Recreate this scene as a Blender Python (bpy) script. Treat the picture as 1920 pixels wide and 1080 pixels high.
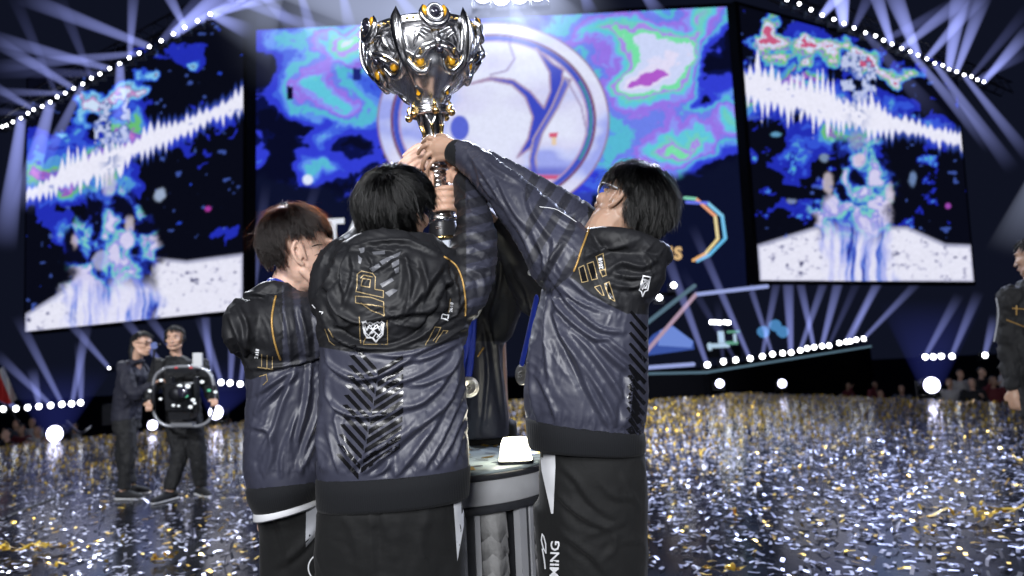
import bpy, bmesh, math, random
import numpy as np
from mathutils import Vector, Matrix, Quaternion
from mathutils.bvhtree import BVHTree

for o in list(bpy.data.objects):
    bpy.data.objects.remove(o, do_unlink=True)
S = bpy.context.scene
COL = S.collection
rng = np.random.default_rng(7)
random.seed(7)

# ------------------------------------------------------------------ camera
F_PX = 1350.0                      # focal length in pixels of a 1920 px wide frame
CAM = np.array([0.0, 0.0, 1.21])
PITCH, ROLL = math.radians(5.9), math.radians(-2.7)
cam_d = bpy.data.cameras.new('camera')
cam = bpy.data.objects.new('camera', cam_d); COL.objects.link(cam)
cam_d.sensor_width = 36.0
cam_d.lens = 36.0 * F_PX / 1920.0
cam_d.clip_start, cam_d.clip_end = 0.05, 400.0
Mc = Matrix.Rotation(math.radians(90) + PITCH, 4, 'X') @ Matrix.Rotation(ROLL, 4, 'Z')
cam.matrix_world = Matrix.Translation(Vector(CAM)) @ Mc
cam_d.dof.use_dof = True
cam_d.dof.focus_distance = 2.12
cam_d.dof.aperture_fstop = 2.3
S.camera = cam
RT = np.array(Mc.to_3x3() @ Vector((1, 0, 0)))
UP = np.array(Mc.to_3x3() @ Vector((0, 1, 0)))
FW = np.array(Mc.to_3x3() @ Vector((0, 0, -1)))
RH = np.array([RT[0], RT[1], 0.0]); RH /= np.linalg.norm(RH)

# ------------------------------------------------------------------ world, lamps, exposure
W = bpy.data.worlds.new('World'); S.world = W
W.use_nodes = True
W.node_tree.nodes['Background'].inputs[0].default_value = (0.0048, 0.0062, 0.0145, 1)
W.node_tree.nodes['Background'].inputs[1].default_value = 1.0

def lamp(name, kind, loc, target, power, color, size=1.0, angle=60, blend=0.5):
    l = bpy.data.lights.new(name, kind)
    l.energy = power; l.color = color
    if kind == 'AREA':
        l.shape = 'DISK'; l.size = size
    if kind == 'SPOT':
        l.spot_size = math.radians(angle); l.spot_blend = blend; l.shadow_soft_size = size
    o = bpy.data.objects.new(name, l); COL.objects.link(o)
    o.location = loc
    o.rotation_euler = (Vector(target) - Vector(loc)).to_track_quat('-Z', 'Y').to_euler()
    return o
# unseen front lamps behind and above the photographer
lamp('unseen_front_lamp', 'AREA', (-2.6, -3.6, 4.6), (0, 2.2, 1.3), 380, (0.96, 0.97, 1.0), 2.2)
lamp('unseen_front_lamp', 'AREA', (3.6, -2.6, 4.0), (0.2, 2.2, 1.2), 180, (0.90, 0.93, 1.0), 2.0)
lamp('unseen_front_lamp', 'AREA', (-0.25, -3.4, 2.35), (-0.05, 2.4, 1.0), 270, (0.97, 0.98, 1.0), 1.0)  # added low behind the camera to brighten the table between the jackets
lamp('added_front_spot', 'SPOT', (0.5, -9.0, 10.0), (0.0, 17.5, 0.0), 46000, (0.90, 0.93, 1.0), 0.3, 27, 0.7)  # unseen spot added to brighten the far floor and its confetti
lamp('added_front_spot', 'SPOT', (-5.0, -9.0, 9.0), (-4.9, 10.5, 0.0), 10000, (0.93, 0.95, 1.0), 0.3, 26, 0.7)  # unseen spot added to brighten the camera crew
lamp('warm_side_lamp', 'SPOT', (3.2, 9.5, 6.5), (-0.60, 2.15, 1.50), 900, (1.0, 0.70, 0.34), 0.1, 3.2, 0.6)
# lamps of the rig behind the stage
lamp('back_truss_lamp', 'SPOT', (0.2, 15.0, 9.5), (-0.2, 3.0, 0.8), 12000, (0.80, 0.86, 1.0), 0.35, 70, 0.6)
lamp('back_truss_lamp', 'SPOT', (-6.5, 13.0, 8.5), (-1.2, 2.6, 1.0), 4200, (0.88, 0.92, 1.0), 0.3, 60, 0.6)
lamp('back_truss_lamp', 'SPOT', (8.0, 14.0, 8.5), (1.0, 5.0, 0.5), 4500, (0.62, 0.70, 1.0), 0.3, 75, 0.6)
lamp('back_truss_lamp', 'SPOT', (-3.6, 21.0, 6.0), (-5.2, 11.5, 0.0), 24000, (1.0, 0.96, 0.88), 0.3, 60, 0.8)
lamp('back_truss_lamp', 'SPOT', (3.4, 21.0, 6.5), (4.6, 15.5, 0.0), 10000, (0.95, 0.95, 1.0), 0.3, 60, 0.8)

S.view_settings.view_transform = 'Standard'
S.view_settings.look = 'None'
S.view_settings.exposure = 0.0
S.view_settings.gamma = 1.0
S.view_settings.use_curve_mapping = False
S.render.engine = 'CYCLES'
cy = S.cycles
cy.use_denoising = True
cy.max_bounces = 5; cy.diffuse_bounces = 2; cy.glossy_bounces = 3; cy.transmission_bounces = 3
cy.transparent_max_bounces = 24; cy.volume_bounces = 0
cy.sample_clamp_indirect = 4.0
cy.caustics_reflective = False; cy.caustics_refractive = False
cy.volume_step_rate = 1.5

# ------------------------------------------------------------------ helpers
def P(px, py, d):
    """point seen at pixel (px,py) of the 1920x1080 frame at depth d"""
    return CAM + d * (FW + RT * ((px - 960.0) / F_PX) - UP * ((py - 540.0) / F_PX))
def proj(v):
    q = np.asarray(v, float) - CAM
    d = q @ FW
    return 960 + F_PX * (q @ RT) / d, 540 - F_PX * (q @ UP) / d, d
def ground(px, py, z=0.0):
    r = FW + RT * ((px - 960.0) / F_PX) - UP * ((py - 540.0) / F_PX)
    return CAM + r * ((z - CAM[2]) / r[2])
def cdir(r, u, f):
    v = RT * r + UP * u + FW * f
    return v / np.linalg.norm(v)

def tagit(o, label=None, cat=None, group=None, kind=None):
    if label: o['label'] = label
    if cat: o['category'] = cat
    if group: o['group'] = group
    if kind: o['kind'] = kind
    return o
def empty(name, loc, label, cat, group=None):
    o = bpy.data.objects.new(name, None); COL.objects.link(o)
    o.location = Vector(loc); o.empty_display_size = 0.1
    return tagit(o, label, cat, group)
def origin_of(o):
    p = np.zeros(3)
    while o is not None:
        p = p + np.array(o.location); o = o.parent
    return p
def mesh_from(name, v, f, mats, smooth=True, midx=None):
    me = bpy.data.meshes.new(name)
    v = np.asarray(v, np.float32)
    if isinstance(f, np.ndarray) and f.ndim == 2:
        n, k = f.shape
        me.vertices.add(len(v)); me.vertices.foreach_set('co', v.ravel())
        me.loops.add(n * k); me.loops.foreach_set('vertex_index', f.astype(np.int32).ravel())
        me.polygons.add(n)
        me.polygons.foreach_set('loop_start', np.arange(0, n * k, k, dtype=np.int32))
        me.polygons.foreach_set('loop_total', np.full(n, k, np.int32))
        me.update(calc_edges=True)
    else:
        me.from_pydata([tuple(map(float, x)) for x in v], [], [tuple(map(int, q)) for q in f])
    if not isinstance(mats, (list, tuple)): mats = [mats]
    for m in mats: me.materials.append(m)
    if midx is not None: me.polygons.foreach_set('material_index', np.asarray(midx, np.int32))
    me.polygons.foreach_set('use_smooth', np.full(len(me.polygons), bool(smooth)))
    me.update()
    return me
def obj(name, v, f, mats, parent=None, smooth=True, loc=None, midx=None):
    """v in world metres; stored relative to the parent (or to loc when top-level)"""
    v = np.asarray(v, float)
    base = origin_of(parent) if parent is not None else (np.zeros(3) if loc is None else np.asarray(loc, float))
    o = bpy.data.objects.new(name, mesh_from(name, v - base, f, mats, smooth, midx))
    COL.objects.link(o)
    if parent is not None: o.parent = parent
    elif loc is not None: o.location = Vector(base)
    return o
def dup_tree(root, loc=None, rot=None):
    r = root.copy(); COL.objects.link(r)
    for ch in list(root.children):
        if ch.name.startswith('light_beam'): continue
        c = ch.copy(); COL.objects.link(c); c.parent = r
        for g in ch.children:
            d = g.copy(); COL.objects.link(d); d.parent = c
    if loc is not None: r.location = Vector(loc)
    if rot is not None: r.rotation_euler = rot
    return r
def join(parts):
    vs, fs, n = [], [], 0
    for v, f in parts:
        v = np.asarray(v, float)
        vs.append(v); fs += [tuple(int(i) + n for i in q) for q in f]; n += len(v)
    return np.concatenate(vs), fs
def norm(a):
    a = np.asarray(a, float); return a / (np.linalg.norm(a) + 1e-12)

def catmull(pts, n=6):
    pts = np.asarray(pts, float)
    if len(pts) < 3 or n <= 1:
        t = np.linspace(0, 1, max(2, n * (len(pts) - 1) + 1))
        k = np.linspace(0, 1, len(pts))
        return np.stack([np.interp(t, k, pts[:, i]) for i in range(pts.shape[1])], 1)
    q = np.vstack([2 * pts[0] - pts[1], pts, 2 * pts[-1] - pts[-2]])
    out = []
    for i in range(len(pts) - 1):
        p0, p1, p2, p3 = q[i:i + 4]
        for t in np.arange(n) / n:
            out.append(0.5 * (2 * p1 + (p2 - p0) * t + (2 * p0 - 5 * p1 + 4 * p2 - p3) * t * t + (3 * p1 - p0 - 3 * p2 + p3) * t ** 3))
    out.append(pts[-1])
    return np.array(out)
def loft(rings, seg=24, power=2.0):
    """rings: (centre, half axis a, half axis b) -> closed tube"""
    th = np.linspace(0, 2 * np.pi, seg, endpoint=False)
    c, s = np.cos(th), np.sin(th)
    e = 2.0 / power
    c = np.sign(c) * np.abs(c) ** e; s = np.sign(s) * np.abs(s) ** e
    v, f = [], []
    for (o, a, b) in rings:
        v.append(np.asarray(o) + np.outer(c, a) + np.outer(s, b))
    v = np.concatenate(v)
    for i in range(len(rings) - 1):
        for j in range(seg):
            k = (j + 1) % seg
            f.append((i * seg + j, i * seg + k, (i + 1) * seg + k, (i + 1) * seg + j))
    n = len(v); m = (len(rings) - 1) * seg
    v = np.vstack([v, rings[0][0], rings[-1][0]])
    for j in range(seg):
        k = (j + 1) % seg
        f.append((n, k, j)); f.append((n + 1, m + j, m + k))
    return v, f
def tube(pts, rad, seg=12, n=5, flat=None, round_ends=True):
    """tapered tube along pts; flat=(direction, factor) squeezes the section along a direction"""
    pts = np.asarray(pts, float); rad = np.asarray(rad, float)
    if rad.ndim == 0: rad = np.full(len(pts), float(rad))
    pr = catmull(np.hstack([pts, rad[:, None]]), n)
    p, r = pr[:, :3], np.maximum(pr[:, 3], 1e-4)
    t = np.gradient(p, axis=0); t /= np.linalg.norm(t, axis=1)[:, None] + 1e-12
    if round_ends:
        h = [0.0, 0.45, 0.8]
        pa = [p[0] - t[0] * r[0] * math.cos(math.asin(min(1, k))) for k in (0.02, 0.55, 0.85)]
        pb = [p[-1] + t[-1] * r[-1] * math.cos(math.asin(min(1, k))) for k in (0.85, 0.55, 0.02)]
        p = np.vstack([pa, p, pb])
        r = np.concatenate([r[0] * np.array([0.05, 0.55, 0.85]), r, r[-1] * np.array([0.85, 0.55, 0.05])])
        t = np.vstack([[t[0]] * 3, t, [t[-1]] * 3])
    u = np.cross(t[0], [0.13, 0.21, 0.97]); 
    if np.linalg.norm(u) < 0.1: u = np.cross(t[0], [1, 0, 0])
    u = norm(u); rings = []
    for i in range(len(p)):
        u = norm(u - t[i] * (u @ t[i])); w = np.cross(t[i], u)
        a, b = u * r[i], w * r[i]
        if flat is not None:
            d = norm(flat[0])
            a = a - d * (a @ d) * (1 - flat[1]); b = b - d * (b @ d) * (1 - flat[1])
        rings.append((p[i], a, b))
    return loft(rings, seg)
def ellipsoid(c, ax, n=14, m=20):
    """ax: 3x3 rows = half axes vectors"""
    c = np.asarray(c, float); ax = np.asarray(ax, float)
    v = [c + ax[2]]; f = []
    for i in range(1, n):
        ph = math.pi * i / n
        for j in range(m):
            th = 2 * math.pi * j / m
            v.append(c + ax[0] * math.sin(ph) * math.cos(th) + ax[1] * math.sin(ph) * math.sin(th) + ax[2] * math.cos(ph))
    v.append(c - ax[2]); L = len(v) - 1
    for j in range(m): f.append((0, 1 + j, 1 + (j + 1) % m))
    for i in range(n - 2):
        for j in range(m):
            a = 1 + i * m + j; b = 1 + i * m + (j + 1) % m
            f.append((a, a + m, b + m, b))
    for j in range(m): f.append((L, 1 + (n - 2) * m + (j + 1) % m, 1 + (n - 2) * m + j))
    return np.array(v), f
def ball(c, r, n=10, m=14):
    return ellipsoid(c, np.eye(3) * np.asarray(r, float).reshape(-1, 1) if np.ndim(r) else np.eye(3) * r, n, m)
def box(c, x, y, z, ax=None):
    ax = np.eye(3) if ax is None else np.asarray(ax)
    v = [np.asarray(c) + ax[0] * x * i + ax[1] * y * j + ax[2] * z * k for i in (-.5, .5) for j in (-.5, .5) for k in (-.5, .5)]
    return np.array(v), [(0, 1, 3, 2), (4, 6, 7, 5), (0, 4, 5, 1), (2, 3, 7, 6), (0, 2, 6, 4), (1, 5, 7, 3)]
def lathe(prof, c, seg=32, axis=(0, 0, 1), closed=False):
    """prof: (r, h) along axis"""
    z = norm(axis); x = norm(np.cross(z, [0, 1, 0.01])); y = np.cross(z, x)
    v, f = [], []
    for r, h in prof:
        for j in range(seg):
            t = 2 * math.pi * j / seg
            v.append(np.asarray(c) + z * h + (x * math.cos(t) + y * math.sin(t)) * max(r, 1e-4))
    k = len(prof)
    for i in range(k - 1):
        for j in range(seg):
            a, b = i * seg + j, i * seg + (j + 1) % seg
            f.append((a, b, b + seg, a + seg))
    return np.array(v), f
def prism(poly, nrm, th):
    """polygon (3D pts) extruded by th along nrm"""
    poly = np.asarray(poly, float); n = len(poly); d = norm(nrm) * th
    v = np.vstack([poly, poly + d])
    f = [tuple(range(n))[::-1], tuple(range(n, 2 * n))] + [(i, (i + 1) % n, n + (i + 1) % n, n + i) for i in range(n)]
    return v, f

def remesh(parts, voxel, smooth=4, keep=None):
    v, f = join(parts)
    me = bpy.data.meshes.new('tmp'); me.from_pydata([tuple(x) for x in v], [], f)
    bm = bmesh.new(); bm.from_mesh(me); bmesh.ops.recalc_face_normals(bm, faces=bm.faces); bm.to_mesh(me); bm.free()
    o = bpy.data.objects.new('tmp', me); COL.objects.link(o)
    md = o.modifiers.new('r', 'REMESH'); md.mode = 'VOXEL'; md.voxel_size = voxel; md.adaptivity = 0
    dg = bpy.context.evaluated_depsgraph_get(); dg.update()
    ev = o.evaluated_get(dg); m2 = ev.to_mesh()
    V = np.empty(len(m2.vertices) * 3, np.float32); m2.vertices.foreach_get('co', V); V = V.reshape(-1, 3).astype(float)
    L = np.empty(len(m2.loops), np.int32); m2.loops.foreach_get('vertex_index', L)
    Fq = L.reshape(-1, 4)
    ev.to_mesh_clear(); bpy.data.objects.remove(o, do_unlink=True); bpy.data.meshes.remove(me)
    if smooth: V = lap(V, Fq, smooth)
    return V, Fq
def lap(V, Fq, it, lam=0.5):
    a = np.concatenate([Fq[:, 0], Fq[:, 1], Fq[:, 2], Fq[:, 3]]); b = np.concatenate([Fq[:, 1], Fq[:, 2], Fq[:, 3], Fq[:, 0]])
    I = np.concatenate([a, b]); J = np.concatenate([b, a]); n = len(V)
    cnt = np.bincount(I, minlength=n)[:, None] + 1e-9
    for k in range(it):
        A = np.stack([np.bincount(I, V[J, i], n) for i in range(3)], 1) / cnt
        V = V + lam * (A - V)
    return V
def vnormals(V, Fq):
    N = np.cross(V[Fq[:, 2]] - V[Fq[:, 0]], V[Fq[:, 3]] - V[Fq[:, 1]])
    out = np.zeros_like(V)
    for k in range(4):
        for i in range(3): out[:, i] += np.bincount(Fq[:, k], N[:, i], len(V))
    return out / (np.linalg.norm(out, axis=1)[:, None] + 1e-12)

# ---- numpy noise
_perm = np.random.default_rng(3).random(65536)
def _h(ix, iy, iz): return _perm[(ix * 73856093 ^ iy * 19349663 ^ iz * 83492791) & 65535]
def noise3(p):
    p = np.asarray(p, float); i = np.floor(p).astype(np.int64); f = p - i
    u = f * f * f * (f * (f * 6 - 15) + 10)
    r = 0
    for dx in (0, 1):
        wx = u[..., 0] if dx else 1 - u[..., 0]
        for dy in (0, 1):
            wy = u[..., 1] if dy else 1 - u[..., 1]
            for dz in (0, 1):
                wz = u[..., 2] if dz else 1 - u[..., 2]
                r = r + wx * wy * wz * _h(i[..., 0] + dx, i[..., 1] + dy, i[..., 2] + dz)
    return r
def fbm(p, o=4, g=0.5):
    a, s, t = 1.0, 0, 0
    for k in range(o):
        s = s + a * noise3(p * 2 ** k + 17.3 * k); t += a; a *= g
    return s / t
def fbm2(x, y, o=4, z=0.0): return fbm(np.stack([x, y, np.full_like(x, z)], -1), o)
def sstep(a, b, x):
    t = np.clip((x - a) / (b - a), 0, 1); return t * t * (3 - 2 * t)
def inpoly(x, y, poly):
    r = np.zeros(np.shape(x), bool); n = len(poly)
    for i in range(n):
        x1, y1 = poly[i]; x2, y2 = poly[(i + 1) % n]
        if y1 == y2: continue
        c = ((y1 > y) != (y2 > y)) & (x < (x2 - x1) * (y - y1) / (y2 - y1) + x1)
        r ^= c
    return r
def polydist(x, y, pts):
    """distance, side sign and parameter 0..1 to a polyline"""
    best = np.full(np.shape(x), 1e9); sgn = np.zeros(np.shape(x)); par = np.zeros(np.shape(x))
    pts = np.asarray(pts, float); n = len(pts) - 1
    for i in range(n):
        ax, ay = pts[i]; bx, by = pts[i + 1]; dx, dy = bx - ax, by - ay; l2 = dx * dx + dy * dy + 1e-9
        t = np.clip(((x - ax) * dx + (y - ay) * dy) / l2, 0, 1)
        ex, ey = x - ax - t * dx, y - ay - t * dy
        d = np.hypot(ex, ey); m = d < best
        best = np.where(m, d, best); sgn = np.where(m, np.sign(dx * ey - dy * ex), sgn); par = np.where(m, (i + t) / n, par)
    return best, sgn, par

# ------------------------------------------------------------------ materials
class NT:
    def __init__(s, name):
        s.m = bpy.data.materials.new(name); s.m.use_nodes = True
        s.t = s.m.node_tree; s.b = s.t.nodes.get('Principled BSDF'); s.out = s.t.nodes.get('Material Output')
    def n(s, typ, **kw):
        x = s.t.nodes.new(typ)
        for k, v in kw.items():
            if hasattr(x, k) and not k.startswith('i_'): setattr(x, k, v)
        return x
    def l(s, a, b): s.t.links.new(a, b)
def mat(name, col, rough=0.5, metal=0.0, spec=0.5, var=0.0, vscale=8.0, bump=0.0, bscale=40.0, coat=0.0, sheen=0.0, sss=0.0, emit=None, estr=0.0, stretch=None):
    a = NT(name); b = a.b
    b.inputs['Base Color'].default_value = (*col, 1); b.inputs['Roughness'].default_value = rough
    b.inputs['Metallic'].default_value = metal; b.inputs['Specular IOR Level'].default_value = spec
    b.inputs['Coat Weight'].default_value = coat; b.inputs['Sheen Weight'].default_value = sheen
    if sss:
        b.inputs['Subsurface Weight'].default_value = sss; b.inputs['Subsurface Radius'].default_value = (0.012, 0.005, 0.003)
    if emit:
        b.inputs['Emission Color'].default_value = (*emit, 1); b.inputs['Emission Strength'].default_value = estr
        a.m.cycles.emission_sampling = 'NONE'
    if var or bump:
        tc = a.n('ShaderNodeTexCoord'); mp = a.n('ShaderNodeMapping'); a.l(tc.outputs['Object'], mp.inputs[0])
        if stretch: mp.inputs['Scale'].default_value = stretch
    if var:
        nz = a.n('ShaderNodeTexNoise'); nz.inputs['Scale'].default_value = vscale; nz.inputs['Detail'].default_value = 6
        a.l(mp.outputs[0], nz.inputs['Vector'])
        mx = a.n('ShaderNodeMix', data_type='RGBA'); mx.blend_type = 'MIX'
        mx.inputs[6].default_value = (*[c * (1 - var) for c in col], 1); mx.inputs[7].default_value = (*[min(1, c * (1 + var)) for c in col], 1)
        a.l(nz.outputs['Fac'], mx.inputs[0]); a.l(mx.outputs[2], b.inputs['Base Color'])
        mr = a.n('ShaderNodeMapRange'); mr.inputs[3].default_value = max(0.02, rough - 0.12); mr.inputs[4].default_value = min(1, rough + 0.12)
        a.l(nz.outputs['Fac'], mr.inputs[0]); a.l(mr.outputs[0], b.inputs['Roughness'])
    if bump:
        n2 = a.n('ShaderNodeTexNoise'); n2.inputs['Scale'].default_value = bscale; n2.inputs['Detail'].default_value = 8
        a.l(mp.outputs[0], n2.inputs['Vector'])
        bp = a.n('ShaderNodeBump'); bp.inputs['Strength'].default_value = bump; bp.inputs['Distance'].default_value = 0.01
        a.l(n2.outputs['Fac'], bp.inputs['Height']); a.l(bp.outputs[0], b.inputs['Normal'])
    return a.m
def emat(name, col, s):
    a = NT(name); a.t.nodes.remove(a.b)
    e = a.n('ShaderNodeEmission'); e.inputs[0].default_value = (*col, 1); e.inputs[1].default_value = s
    a.l(e.outputs[0], a.out.inputs[0]); a.m.cycles.emission_sampling = 'NONE'
    return a.m
# ------------------------------------------------------------------ shared materials
M_black = mat('black_metal', (0.015, 0.016, 0.02), 0.45, 0.6, var=0.3)
M_dark = mat('dark_paint', (0.005, 0.0055, 0.008), 0.85, 0, .06, var=0.4, vscale=3)
M_lens = emat('lens_glow', (0.93, 0.95, 1.0), 14.0)
M_lensb = emat('lens_glow_blue', (0.72, 0.72, 1.0), 11.0)
M_strip = emat('strip_glow', (0.42, 0.50, 0.95), 0.75)
M_strip2 = emat('strip_glow_pink', (0.72, 0.50, 0.66), 0.6)
M_strip3 = emat('strip_glow_teal', (0.30, 0.52, 0.70), 0.32)

def lin(c):
    c = np.asarray(c, float) / 255.0
    return np.where(c <= 0.04045, c / 12.92, ((c + 0.055) / 1.055) ** 2.4)

# ------------------------------------------------------------------ ground and stage
SO = [(-16, -7), (-14.5, 6), (-12.2, 11.5), (-10.4, 14.6), (-7, 19.2), (-3, 22.2), (1, 23.2), (5.6, 22.6), (7.2, 19.5), (8.6, 16.0), (9.6, 13.6), (13, 11.2), (16, 6), (16, -7)]
def build_floor():
    sp = catmull(np.array([(x, y, 0) for x, y in SO]), 5)
    sp[:, 2] = 0
    a = NT('stage_floor'); b = a.b
    tc = a.n('ShaderNodeTexCoord')
    nz = a.n('ShaderNodeTexNoise'); nz.inputs['Scale'].default_value = 2.2; nz.inputs['Detail'].default_value = 7
    a.l(tc.outputs['Object'], nz.inputs['Vector'])
    cr = a.n('ShaderNodeValToRGB'); cr.color_ramp.elements[0].color = (0.006, 0.007, 0.010, 1); cr.color_ramp.elements[1].color = (0.016, 0.017, 0.023, 1)
    a.l(nz.outputs['Fac'], cr.inputs[0]); a.l(cr.outputs[0], b.inputs['Base Color'])
    mr = a.n('ShaderNodeMapRange'); mr.inputs[3].default_value = 0.06; mr.inputs[4].default_value = 0.26
    a.l(nz.outputs['Fac'], mr.inputs[0]); a.l(mr.outputs[0], b.inputs['Roughness'])
    n2 = a.n('ShaderNodeTexNoise'); n2.inputs['Scale'].default_value = 30; n2.inputs['Detail'].default_value = 5
    a.l(tc.outputs['Object'], n2.inputs['Vector'])
    bp = a.n('ShaderNodeBump'); bp.inputs['Strength'].default_value = 0.18; bp.inputs['Distance'].default_value = 0.004
    a.l(n2.outputs['Fac'], bp.inputs['Height']); a.l(bp.outputs[0], b.inputs['Normal'])
    v, f = prism(sp, (0, 0, -1), 1.05)
    o = obj('stage_floor', v, f, a.m, smooth=False); o['kind'] = 'structure'
    return o
stage = build_floor()
g = 120.0
o = obj('arena_ground', [(-g, -g, -1.1), (g, -g, -1.1), (g, g, -1.1), (-g, g, -1.1)], [(0, 1, 2, 3)], M_dark, smooth=False); o['kind'] = 'structure'
# trim rail round the stage edge, and joints between floor segments
def strip_on_floor(name, pts, w, h, m, parent, z=0.004):
    p = catmull(np.array([(x, y, 0) for x, y in pts]), 8); t = np.gradient(p, axis=0); t /= np.linalg.norm(t, axis=1)[:, None] + 1e-9
    s = np.stack([-t[:, 1], t[:, 0], 0 * t[:, 0]], 1) * w / 2
    v = np.concatenate([p - s + [0, 0, z], p - s + [0, 0, z + h], p + s + [0, 0, z + h], p + s + [0, 0, z]]); n = len(p); f = []
    for i in range(n - 1):
        for k in range(3): f.append((k * n + i, k * n + i + 1, (k + 1) * n + i + 1, (k + 1) * n + i))
    return obj(name, v, f, m, parent, smooth=False)
M_joint = mat('joint', (0.006, 0.006, 0.008), 0.8)
M_trim = mat('aluminium_trim', (0.35, 0.37, 0.42), 0.3, 0.9)
def gp(px, py): q = ground(px, py); return (q[0], q[1])
strip_on_floor('floor_joint', [gp(0, 975), gp(110, 932), gp(215, 903)], 0.05, 0.003, M_joint, stage)
strip_on_floor('floor_joint', [gp(215, 903), gp(420, 868), gp(640, 845)], 0.03, 0.003, M_joint, stage)
strip_on_floor('floor_trim', [gp(1680, 826), gp(1780, 850), gp(1925, 888)], 0.018, 0.004, M_trim, stage)
strip_on_floor('floor_trim', [gp(1700, 834), gp(1790, 857), gp(1925, 893)], 0.012, 0.004, M_trim, stage)
strip_on_floor('floor_joint', [gp(1740, 815), gp(1830, 811), gp(1930, 806)], 0.05, 0.003, M_joint, stage)
strip_on_floor('floor_joint', [gp(1210, 905), gp(1500, 868), gp(1700, 838)], 0.02, 0.003, M_joint, stage)

# ------------------------------------------------------------------ confetti
STAGE_POLY = [(p[0], p[1]) for p in catmull(np.array([(x, y, 0) for x, y in SO]), 5)]
def confetti_mesh(n, seed, xr, yr, dens):
    r = np.random.default_rng(seed)
    x = r.uniform(*xr, n); y = r.uniform(*yr, n)
    k = inpoly(x, y, STAGE_POLY) & (r.random(n) < dens(x, y)); x, y = x[k], y[k]; n = len(x)
    yaw = r.uniform(0, 2 * np.pi, n)
    L = r.uniform(0.046, 0.066, n) / 2; Wd = r.uniform(0.017, 0.024, n) / 2
    gold = r.random(n) < (0.12 + 0.36 * sstep(6, 13, y))
    tilt = np.abs(r.normal(0, 0.10, n)); up = r.random(n) < (0.05 + 0.45 * sstep(6, 13, y)); tilt = np.where(up, r.uniform(0.3, 1.5, n), tilt)
    roll = r.normal(0, 0.16, n)
    a = np.stack([np.cos(yaw) * np.cos(tilt), np.sin(yaw) * np.cos(tilt), np.sin(tilt)], 1)
    b0 = np.stack([-np.sin(yaw), np.cos(yaw), np.zeros(n)], 1); nn = np.cross(a, b0)
    b = b0 * np.cos(roll)[:, None] + nn * np.sin(roll)[:, None]
    c = np.stack([x, y, 0.006 + L * np.abs(np.sin(tilt)) + Wd * np.abs(np.sin(roll)) + r.uniform(0, .004, n)], 1)
    curl = nn * (r.normal(0, 0.22, n) * L)[:, None]
    A, B = a * L[:, None], b * Wd[:, None]
    v = np.stack([c - A - B, c - A + B, c + B + np.abs(curl) * 0 + curl, c - B + curl, c + A - B, c + A + B], 1).reshape(-1, 3)
    i = np.arange(n) * 6
    f = np.concatenate([np.stack([i, i + 1, i + 2, i + 3], 1), np.stack([i + 3, i + 2, i + 5, i + 4], 1)])
    return v, f, np.tile(gold.astype(int) + (r.random(n) < 0.25 + 0.35 * sstep(6, 12, y)) * 2, 2)
M_silver = mat('silver_foil', (0.37, 0.38, 0.48), 0.36, 0.85)
M_goldf = mat('gold_foil', (0.80, 0.50, 0.07), 0.28, 0.85)
M_silver2 = mat('white_foil_back', (0.34, 0.35, 0.46), 0.5, 0.1)
M_goldf2 = mat('yellow_foil_back', (0.72, 0.50, 0.06), 0.5, 0.2)
def dens_all(x, y):
    nz = fbm2(x * 0.55, y * 0.55, 3, 4.0)
    d = 0.60 + 0.55 * sstep(0.38, 0.60, nz)
    return np.clip(d * np.where(x < -.6, .55 + .25 * sstep(5, 10, y), 1.0), 0, 1)
v, f, mi = confetti_mesh(112000, 11, (-13, 12.5), (1.6, 23), dens_all)
o = obj('confetti', v, f, [M_silver, M_goldf, M_silver2, M_goldf2], smooth=False, midx=mi)
tagit(o, 'silver and gold foil confetti scattered over the glossy stage floor', 'confetti', kind='stuff')
# crumpled gold streamers: long foil ribbons folded into small heaps
def streamer(px, py, n, seed, label, size=0.05):
    r = np.random.default_rng(seed); c = ground(px, py, 0.02); vs = []
    p = np.array([0, 0, 0.0]); pts = []
    for k in range(n):
        p = p + np.array([r.normal(0, size), r.normal(0, size * .6), 0]); p *= 0.93
        pts.append([p[0], p[1], 0.004 + abs(r.normal(0, size * 0.55))])
    pts = catmull(np.array(pts), 3); w = 0.011
    t = np.gradient(pts, axis=0); t /= np.linalg.norm(t, axis=1)[:, None] + 1e-9
    ang = np.cumsum(r.normal(0, 0.5, len(pts))); s = np.cross(t, np.stack([np.sin(ang) * .6, np.cos(ang) * .6, np.ones(len(pts))], 1)); s /= np.linalg.norm(s, axis=1)[:, None]
    v = np.concatenate([pts - s * w, pts + s * w]) + c; m = len(pts); v[:, 2] = np.maximum(v[:, 2], 0.006)
    o = obj('foil_streamer', v, [(i, i + 1, m + i + 1, m + i) for i in range(m - 1)], [M_goldf, M_goldf2], smooth=False, loc=c, midx=[(i // 3) % 2 for i in range(m - 1)])
    tagit(o, label, 'streamer', 'gold foil streamers on the stage floor')
streamer(1828, 968, 46, 1, 'crumpled gold foil streamer lying alone on the dark floor at lower right', .07)
streamer(40, 1036, 60, 2, 'bright gold foil streamer heap in the lower left corner of the floor', .06)
streamer(108, 1026, 30, 3, 'small yellow foil streamer heap just right of the corner heap', .035)
streamer(1715, 998, 16, 4, 'thin brown gold foil strip lying left of the crumpled streamer', .04)
streamer(1390, 1070, 22, 5, 'gold foil scrap at the bottom edge right of the black trousers', .035)
streamer(292, 1057, 20, 6, 'orange gold foil scrap in front of the camera crew near bottom edge', .04)
streamer(128, 1060, 14, 7, 'single gold foil scrap on the floor below the corner heap', .025)

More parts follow.
